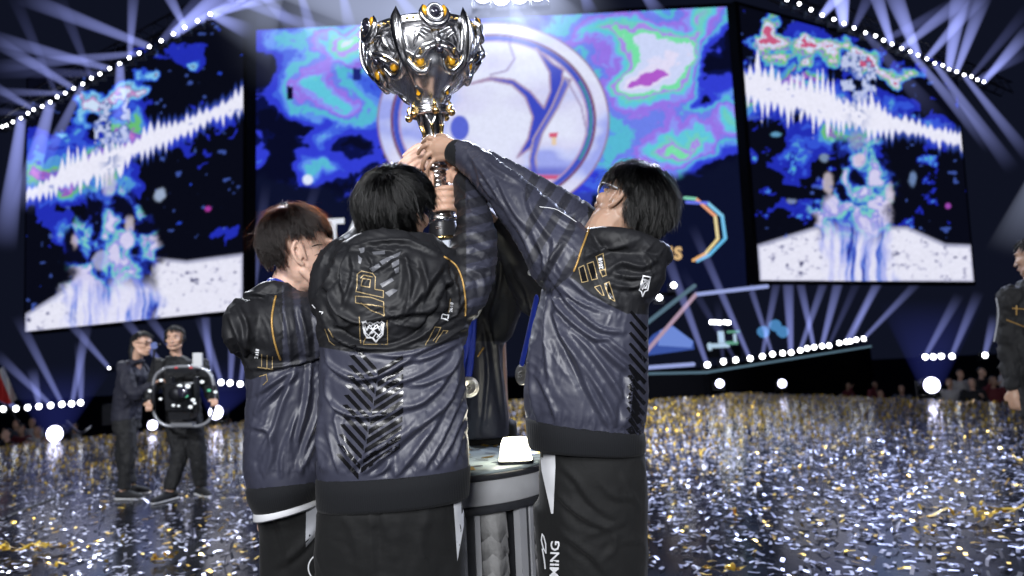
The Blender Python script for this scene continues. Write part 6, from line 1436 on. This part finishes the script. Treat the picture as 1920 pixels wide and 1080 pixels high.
    # the pale speckled edge of that sleeve
    ps = [ball(P(a, b, 2.86), s, 6, 8) for a, b, s in [(938, 470, .010), (946, 478, .014), (952, 484, .009), (961, 491, .015), (969, 495, .010), (978, 502, .013), (986, 507, .011), (994, 511, .014), (1000, 514, .008), (940, 462, .007)]]; v, f = join(ps); obj('foil_trim', v, f, M_white, R5)
    # medals
    def medal(c, nrm, r, ribbon, label):
        root = empty('medal', c, label, 'medal', 'medals hanging on ribbons'); n = norm(nrm)
        v, f = lathe([(0, .004), (r * .55, .0045), (r * .6, .006), (r * .78, .006), (r * .82, .0035), (r * .92, .0045), (r, .003), (r, -.003), (0, -.004)], c, 32, n); obj('medal_disc', v, f, mat('medal_silver', (.62, .60, .56), .3, .85, bump=.1, bscale=120), root)
        v, f = tube([c + n * .006 + RT * .004 + UP * .012, c + n * .008 - RT * .008 + UP * .002, c + n * .008 + RT * .008 - UP * .004, c + n * .007 - RT * .004 - UP * .012], .003, 6, 4); obj('medal_mark', v, f, mat('medal_dark', (.12, .12, .12), .4, .6), root)
        v, f = tube(ribbon + [c + np.array([0, 0, r])], .014, 10, 4, flat=(norm(nrm), .18)); obj('ribbon', v, f, M_blue, root)
    medal(P(879, 726, 3.14), cdir(.1, .1, -1), .046, [P(888, 575, 3.19), P(886, 640, 3.18)], 'round silver medal on a blue ribbon against the dark jacket behind the table')
    medal(P(979, 702, 2.5), cdir(-.8, .1, -.6), .036, [P(1006, 560, 2.35), P(988, 640, 2.45)], 'silver medal half hidden at the front edge of the right jacket')
# ------------------------------------------------------------------ background people
M_cloth_navy = mat('cloth_navy', (0.011, 0.012, 0.024), .75, var=.3, bump=.2, bscale=25); M_cloth_black = mat('cloth_black', (0.005, 0.0055, 0.007), .8, var=.3, bump=.2, bscale=25)
M_sole = mat('shoe_sole', (.55, .53, .50), .6)
def figure(name, base, label, cat, group, J, hd, top_m, leg_m, skin_m, voxel=.011, face_eye=True, hair_long=False, hair_m=None):
    """J: joints in metres relative to base (x right, y away, z up)"""
    R = empty(name, base, label, cat, group); b = np.asarray(base, float)
    A = lambda k: b + np.array(J[k], float)
    hc = A('head'); B = basis(*hd)
    ps = head_parts(hc, B, 1.0) + [tube([hc - B[2] * .05 - B[1] * .02, A('neck'), A('chest')], [.052, .055, .09], 12, 4)]
    ps.append(tube([A('chest'), A('waist'), A('hip')], [.10, .095, .10], 14, 4))
    for s in 'lr':
        ps.append(tube([A('sh' + s), A('el' + s), A('wr' + s)], [.048, .040, .028], 10, 4)); ps.append(tube([A('hip') + (A('kn' + s) - A('hip')) * .1, A('kn' + s), A('ft' + s)], [.08, .055, .040], 10, 4))
        d = norm(A('wr' + s) - A('el' + s)); q = norm(np.cross(d, [0, 0, 1.0]) + [0, 0, .01]); w = A('wr' + s)
        ps.append(tube([w, w + d * .05, w + d * .085], [.026, .034, .028], 10, 3, flat=(np.cross(d, q), .6)))
        for i in range(4): c = w + d * .08 + q * (.024 - .016 * i); ps.append(finger([c, c + d * .035, c + d * .055 - np.cross(q, d) * .02, c + d * .05 - np.cross(q, d) * .04], .0095, .0075))
        ps.append(finger([w + d * .03 + q * .026, w + d * .06 + q * .045, w + d * .085 + q * .045], .010, .008))
    V, Fq = remesh(ps, voxel * .62, 2); obj('body', V, Fq, skin_m, R)
    mid = (A('shl') + A('shr')) / 2; ax = norm(A('shr') - A('shl')); fr = np.array([-ax[1], ax[0], 0.0]); hw = np.linalg.norm(A('shr') - A('shl')) / 2
    cs = [(A('hip') - [0, 0, .06], .175), (A('hip') + [0, 0, .05], .175), (A('waist'), .165), (A('chest'), hw * .98), (mid + [0, 0, .02], hw * .9), (A('neck') - [0, 0, .01], .075)]
    ps = [loft([(c, ax * w_, fr * (.125 if i < 4 else .09)) for i, (c, w_) in enumerate(cs)], 28, 2.3)]
    for s in 'lr': ps.append(tube([A('sh' + s), A('el' + s), A('wr' + s) * .93 + A('el' + s) * .07], [.075, .062, .044], 14, 5))
    V, Fq = remesh(ps, voxel, 3); N = vnormals(V, Fq); V = V + N * ((np.abs(2 * fbm(V * [16, 16, 9], 3) - 1)) * .03 - .006)[:, None]; obj('jacket', V, Fq, top_m, R)
    ps = [loft([(A('hip') + [0, 0, z], ax * w_, fr * .12) for z, w_ in ((.02, .15), (-.06, .175), (-.14, .17))], 24)]
    for s in 'lr': ps.append(tube([A('hip') + (A('kn' + s) - A('hip')) * .15 + (ax * .07 * (1 if s == 'r' else -1)), A('kn' + s), A('ft' + s) + [0, 0, .02]], [.105, .082, .066], 14, 6, round_ends=False))
    V, Fq = remesh(ps, voxel, 3); N = vnormals(V, Fq); V = V + N * ((np.abs(2 * fbm(V * [18, 18, 10], 3) - 1)) * .022 - .004)[:, None]; obj('trousers', V, Fq, leg_m, R)
    for s in 'lr':
        f_ = A('ft' + s); toe = np.array(J.get('toe' + s, (0, -1, 0)), float); n0 = len(R.children); shoe([f_[0], f_[1]], math.degrees(math.atan2(toe[0], toe[1])), M_cloth_black, R, .28)
    keep = (lambda q: ~((q[:, 1] > .25) & (q[:, 2] < .42)) & (q[:, 2] > -.45))
    hr = np.array([.080, .099, .088]); kp = lambda q: ~((q[:, 1] > .18) & (q[:, 2] < .62)) & (q[:, 2] > -.35) & ~((q[:, 1] > -.3) & (q[:, 2] < .1))
    hair_cap(R, hc + B[2] * .030 - B[1] * .008, B, hr, kp, hair_m or M_cap, 3, .012)
    if voxel < .02: hair(R, hc + B[2] * .030 - B[1] * .008, B, hr, (.1, -.25, .95), kp, lambda q: .03 + .022 * (q[:, 2] > .3), 320, 9, M_cap, 4, .15, (.0, .13), .0010, .9)
    if hair_long:
        v, f = tube([hc - B[1] * .085 + B[2] * .04, hc - B[1] * .115 - B[2] * .04, hc - B[1] * .105 - B[2] * .15, hc - B[1] * .09 - B[2] * .24], [.035, .045, .04, .012], 12, 5); v = v + (fbm(v * 40, 2) - .5)[:, None] * .02; obj('ponytail', v, f, M_cap, R)
    if face_eye:
        for s in (-1, 1):
            v, f = ellipsoid(hc + B[0] * s * .031 + B[1] * .087 + B[2] * .008, np.array([B[0] * .011, B[1] * .004, B[2] * .004])); obj('eye', v, f, M_cap, R)
            v, f = tube([hc + B[0] * s * .018 + B[1] * .096 + B[2] * .030, hc + B[0] * s * .034 + B[1] * .094 + B[2] * .034, hc + B[0] * s * .048 + B[1] * .084 + B[2] * .030], .0035, 6, 3); obj('eyebrow', v, f, M_cap, R)
        v, f = ellipsoid(hc + B[1] * .0965 - B[2] * .0675, np.array([B[0] * .022, B[1] * .004, B[2] * .0045])); obj('mouth', v, f, mat('lip', (.30, .12, .10), .5), R)
    return R, A, B, hc
DCR = 7.3; MP = DCR / F_PX
def toJ(base, L): return {k: tuple(P(v[0], v[1], DCR + (v[2] if len(v) > 2 else 0)) - base) for k, v in L.items()}
# the operator facing us, holding the stabiliser ring
b = ground(345, 935); b[2] = 0; b = np.array([P(345, 900, DCR)[0], P(345, 900, DCR)[1], 0.0])
J = toJ(b, {'head': (328, 634), 'neck': (330, 666, .04), 'chest': (336, 700, .05), 'waist': (342, 750, .05), 'hip': (345, 792, .04), 'shl': (298, 684, .04), 'shr': (378, 684, .04), 'ell': (284, 732, -.05), 'elr': (396, 738, -.05), 'wrl': (281, 752, -.26), 'wrr': (400, 748, -.26), 'knl': (336, 855, -.02), 'knr': (372, 855, .05), 'ftl': (318, 915, -.1), 'ftr': (376, 922, .1)})
for k in ('ftl', 'ftr'): J[k] = (J[k][0], J[k][1], .09)
J['toel'] = (-.35, -1, 0); J['toer'] = (.6, -.6, 0)
Rm, A, Bm, hm = figure('person', b, 'camera operator in black facing us and holding a round stabiliser rig', 'person', 'camera crew on stage', J, (np.array([.12, -1, -.10]), np.array([0, 0, 1])), M_cloth_black, M_cloth_black, M_skinC)
v, f = tube([hm + Bm[0] * .092 - Bm[2] * .02, hm + Bm[0] * .088 + Bm[2] * .07, hm + Bm[2] * .118, hm - Bm[0] * .088 + Bm[2] * .07, hm - Bm[0] * .092 - Bm[2] * .02], .010, 8, 5); hs = obj('headset', v, f, M_black, Rm)
for s in (-1, 1): v, f = ellipsoid(hm + Bm[0] * s * .088 - Bm[2] * .01, np.array([Bm[0] * .018, Bm[1] * .034, Bm[2] * .04])); obj('ear_pad', v, f, M_black, hs)
v, f = tube([hm - Bm[0] * .09 - Bm[2] * .02, hm - Bm[0] * .07 + Bm[1] * .07 - Bm[2] * .06, hm - Bm[0] * .02 + Bm[1] * .115 - Bm[2] * .07], .004, 6, 4); obj('microphone_boom', v, f, M_black, hs)
# the colleague leaning in beside the rig
b2 = np.array([P(244, 900, DCR + .25)[0], P(244, 900, DCR + .25)[1], 0.0])
J = toJ(b2, {'head': (267, 645, .1), 'neck': (256, 673, .14), 'chest': (248, 706, .18), 'waist': (240, 742, .22), 'hip': (238, 778, .25), 'shl': (232, 690, .0), 'shr': (262, 690, .36), 'ell': (250, 738, -.1), 'elr': (282, 732, .34), 'wrl': (284, 722, -.06), 'wrr': (296, 716, .2), 'knl': (240, 850, .1), 'knr': (232, 852, .4), 'ftl': (232, 912, .08), 'ftr': (244, 906, .42)})
for k in ('ftl', 'ftr'): J[k] = (J[k][0], J[k][1], .09)
J['toel'] = (1, -.25, 0); J['toer'] = (1, -.1, 0)
Rw, A2, Bw, hw_ = figure('person', b2, 'crew member with tied dark hair and navy jacket leaning towards the stabiliser rig', 'person', 'camera crew on stage', J, (np.array([1, -.35, -.12]), np.array([.1, 0, 1])), M_cloth_navy, M_cloth_black, M_skinC, hair_long=True)
ps = []
for s in (-1, 1): ps.append(tube([hw_ + Bw[0] * (s * .033 + .024 * math.cos(t)) + Bw[1] * .1 + Bw[2] * (.008 + .019 * math.sin(t)) for t in np.linspace(0, 6.283, 13)], .003, 6, 1, round_ends=False)); ps.append(tube([hw_ + Bw[0] * s * .058 + Bw[1] * .095 + Bw[2] * .012, hw_ + Bw[0] * s * .083 - Bw[1] * .01 + Bw[2] * .012], .003, 6, 1))
v, f = join(ps); obj('glasses', v, f, M_black, Rw)
# stabiliser rig
gc = P(344, 744, DCR - .30); g = empty('camera_rig', gc, 'round edged camera stabiliser frame with camera and cables held by the operator', 'camera rig')
gm = (DCR - .3) / F_PX
G = lambda x, y, z=0.0: P(x, y, DCR - .30 + z)
rr = [(310, 690), (344, 687), (378, 690), (397, 706), (402, 744), (397, 780), (378, 797), (344, 799), (310, 797), (291, 780), (286, 744), (291, 706)]
v, f = tube([G(*p) for p in rr] + [G(*rr[0])], .016, 10, 5, round_ends=False); obj('ring_frame', v, f, mat('carbon_grey', (.32, .33, .36), .25, .4), g)
for s, x in ((-1, 288), (1, 400)): v, f = tube([G(x, 725), G(x, 765)], .024, 10, 2); obj('grip', v, f, M_black, g)
def gb(nm, x, y, w, h, dz, m, z=0): v, f = box(G(x, y, z), w * gm, dz, h * gm, np.array([RT, FW, UP])); return obj(nm, v, f, m, g, smooth=False)
gb('top_plate', 344, 694, 56, 8, .09, M_black); gb('camera_body', 343, 742, 42, 46, .26, M_black); gb('base_plate', 344, 795, 40, 7, .08, mat('plate_grey', (.25, .26, .28), .4, .5)); gb('tilt_arm', 322, 740, 6, 66, .06, M_black); gb('tilt_arm', 368, 740, 6, 66, .06, M_black); gb('battery', 344, 774, 40, 20, .18, M_black)
v, f = lathe([(0, .17), (.06, .17), (.07, .12), (.07, 0), (.05, -.02)], G(343, 735, -.1), 24, -FW); obj('camera_lens', v, f, M_black, g)
v, f = lathe([(0, .02), (.045, .012), (.052, 0)], G(343, 735, -.262), 20, -FW); obj('lens_glass', v, f, M_gemd, g)
gb('monitor', 371, 674, 17, 24, .03, mat('monitor_shell', (.50, .51, .52), .5)); gb('monitor_arm', 371, 690, 4, 16, .02, M_black)
M_w = emat('rig_lamp_white', (.8, .85, .9), 1.6); M_r = emat('rig_lamp_red', (.9, .1, .12), .8); M_g = emat('rig_lamp_green', (.2, .8, .5), .8)
for (x, y, r_, m_) in [(337, 724, 5, M_w), (352, 724, 5, M_w), (325, 742, 3, M_w), (338, 738, 2.5, M_r), (349, 742, 4, M_g), (362, 750, 4, M_w), (325, 760, 3, M_w), (335, 761, 2.5, M_w), (357, 763, 4, M_w), (365, 756, 3, M_w), (301, 748, 3, M_w), (379, 716, 4, M_w), (302, 713, 3.5, M_w), (330, 690, 3, M_r), (358, 690, 3, M_r), (392, 732, 3.5, M_g), (281, 733, 3.5, M_w), (404, 735, 3.5, M_w)]:
    v, f = ellipsoid(G(x, y, -.2 if 315 < x < 375 and y > 700 else -.02), np.array([RT * r_ * gm, FW * .006, UP * r_ * gm * .75]), 8, 10); obj('indicator', v, f, m_, g)
# upright microphone pole by the rig
q = P(289, 648, DCR - .2); mpole = empty('microphone_pole', np.array([P(285, 760, DCR - .2)[0], P(285, 760, DCR - .2)[1], 0]), 'thin pole with small lit head standing between the two crew members', 'pole')
v, f = tube([P(286, 770, DCR - .2), P(288, 700, DCR - .2), q], .010, 8, 2); obj('pole', v, f, M_black, mpole)
v, f = ball(q, .035); obj('pole_head', v, f, emat('pole_head_glow', (.25, .33, .75), .6), mpole)
v, f = tube([q, P(300, 646, DCR - .2)], .012, 8, 1); obj('pole_arm', v, f, M_black, mpole)
# the player at the right edge
DR = 4.7; b3 = np.array([P(1925, 700, DR)[0], P(1925, 700, DR)[1], 0.0])
pj = {k: tuple(P(v[0], v[1], DR + (v[2] if len(v) > 2 else 0)) - b3) for k, v in {'head': (1936, 482), 'neck': (1938, 520), 'chest': (1940, 580), 'waist': (1946, 660), 'hip': (1962, 740), 'shl': (1894, 556), 'shr': (1984, 550), 'ell': (1890, 640, .02), 'elr': (1992, 640), 'wrl': (1899, 728, -.03), 'wrr': (1985, 730), 'knl': (1972, 850), 'knr': (2010, 850), 'ftl': (1975, 940), 'ftr': (2015, 940)}.items()}
for k in ('ftl', 'ftr'): pj[k] = (pj[k][0], pj[k][1], .09)
Re, A3, B3, h3 = figure('person', b3, 'person in dark jacket with gold marks cut off by the right edge of the picture', 'person', None, pj, (np.array([-.45, .9, -.05]), np.array([0, 0, 1])), M_cloth_black, M_cloth_black, M_skinR, .010)
for L in ([(1899, 578), (1924, 580)], [(1888, 600), (1924, 614)], [(1906, 574), (1906, 590)]):
    v, f = tube([P(x, y, DR - .135) for x, y in L], .004, 6, 2); obj('gold_trim', v, f, M_gold, Re)
for L in ([(1868, 560), (1872, 590), (1864, 640)],):
    v, f = tube([P(x, y, DR - .03) for x, y in L], .005, 6, 3); obj('sleeve_edge', v, f, M_greyf, Re)
# ------------------------------------------------------------------ crowd in the pit below the stage
SK = [M_skinC, M_skinR, M_skinL]; TOPS = [mat('top_white', (.5, .5, .52), .8, var=.1), mat('top_maroon', (.14, .02, .03), .8, var=.2), mat('top_black', (.012, .012, .016), .8, var=.2), mat('top_slate', (.07, .085, .12), .8, var=.2)]
protos = []
for i in range(4):
    Jc = {'head': (0, 0, 1.62), 'neck': (0, .02, 1.45), 'chest': (0, .02, 1.28), 'waist': (0, .02, 1.05), 'hip': (0, .02, .9), 'shl': (-.19, .02, 1.4), 'shr': (.19, .02, 1.4), 'ell': (-.26, -.05 * i, 1.15 + .1 * (i == 1)), 'elr': (.26, -.08, 1.13), 'wrl': (-.2, -.25, 1.12 + .45 * (i == 1)), 'wrr': (.2, -.25, 1.1 + .2 * (i == 2)), 'knl': (-.1, 0, .5), 'knr': (.1, 0, .5), 'ftl': (-.1, 0, .09), 'ftr': (.1, 0, .09)}
    r_, *_ = figure('person', (0, 0, 0), 'x', 'person', None, Jc, (np.array([.1 * i, -1, .1]), np.array([0, 0, 1])), TOPS[i], M_cloth_black, SK[i % 3], .022, False)
    protos.append(r_)
un = [True] * 4
TN = ['white', 'maroon', 'black', 'slate grey']
def crowd(pts, seed, label, group, z=-1.1):
    seen = [0] * 4
    r = np.random.default_rng(seed)
    for (px, py, d) in sorted(pts):
        i = int(r.integers(0, 4)); p = P(px, py, d); o = protos[i] if un[i] else dup_tree(protos[i]); un[i] = False
        o.location = (p[0], p[1], p[2] - 1.64); o.rotation_euler = (0, 0, r.uniform(-.9, .9)); seen[i] += 1; tagit(o, ORD[seen[i] - 1] + ' ' + TN[i] + '-topped ' + label + ', from the left', 'person', group)
crowd([(12, 812, 16), (40, 803, 17.5), (70, 806, 17), (22, 838, 15.8), (52, 832, 16.2), (85, 826, 16.6), (30, 793, 19), (60, 790, 19.5), (120, 846, 15.6), (5, 850, 15.4), (140, 800, 19.5), (428, 790, 21.5)], 1, 'spectator in the crowd below the left stage edge', 'spectators below the left stage edge')
crowd([(1800, 700, 18.5), (1840, 696, 18), (1822, 716, 17), (1862, 712, 17.2), (1690, 728, 20), (1640, 720, 24), (1590, 722, 25), (1512, 728, 25), (1780, 716, 18), (1880, 690, 18.5), (1650, 736, 22)], 2, 'spectator standing beyond the right stage edge', 'spectators beyond the right stage edge')
# red and white flag at the left edge
fb = P(8, 740, 14); fl = empty('flag', fb, 'red flag with a white border at the left edge above the crowd', 'flag')
n, m = 14, 10; vs = []
for j in range(m + 1):
    for i in range(n + 1):
        x = -40 + 58 * i / n; y = 690 + 62 * j / m + (i / n) * 0 - 6 * math.sin(i * .5); x += (j / m) * 4
        x2 = x + (y - 720) * .34; vs.append(P(x2, y, 14 + .1 * math.sin(i * .9 + j * .5)))
fs = [(j * (n + 1) + i, j * (n + 1) + i + 1, (j + 1) * (n + 1) + i + 1, (j + 1) * (n + 1) + i) for j in range(m) for i in range(n)]
mi = [1 if (q % n) >= n - 3 else 0 for q in range(len(fs))]
obj('flag_cloth', vs, fs, [mat('flag_red', (.55, .02, .02), .7), M_white], fl, midx=mi)
v, f = tube([P(-30, 690, 14.05), P(40, 800, 14.05)], .015, 6, 1); obj('flag_pole', v, f, M_black, fl)
# ------------------------------------------------------------------ build the group
build_center(); build_right(); build_left(); build_hidden()
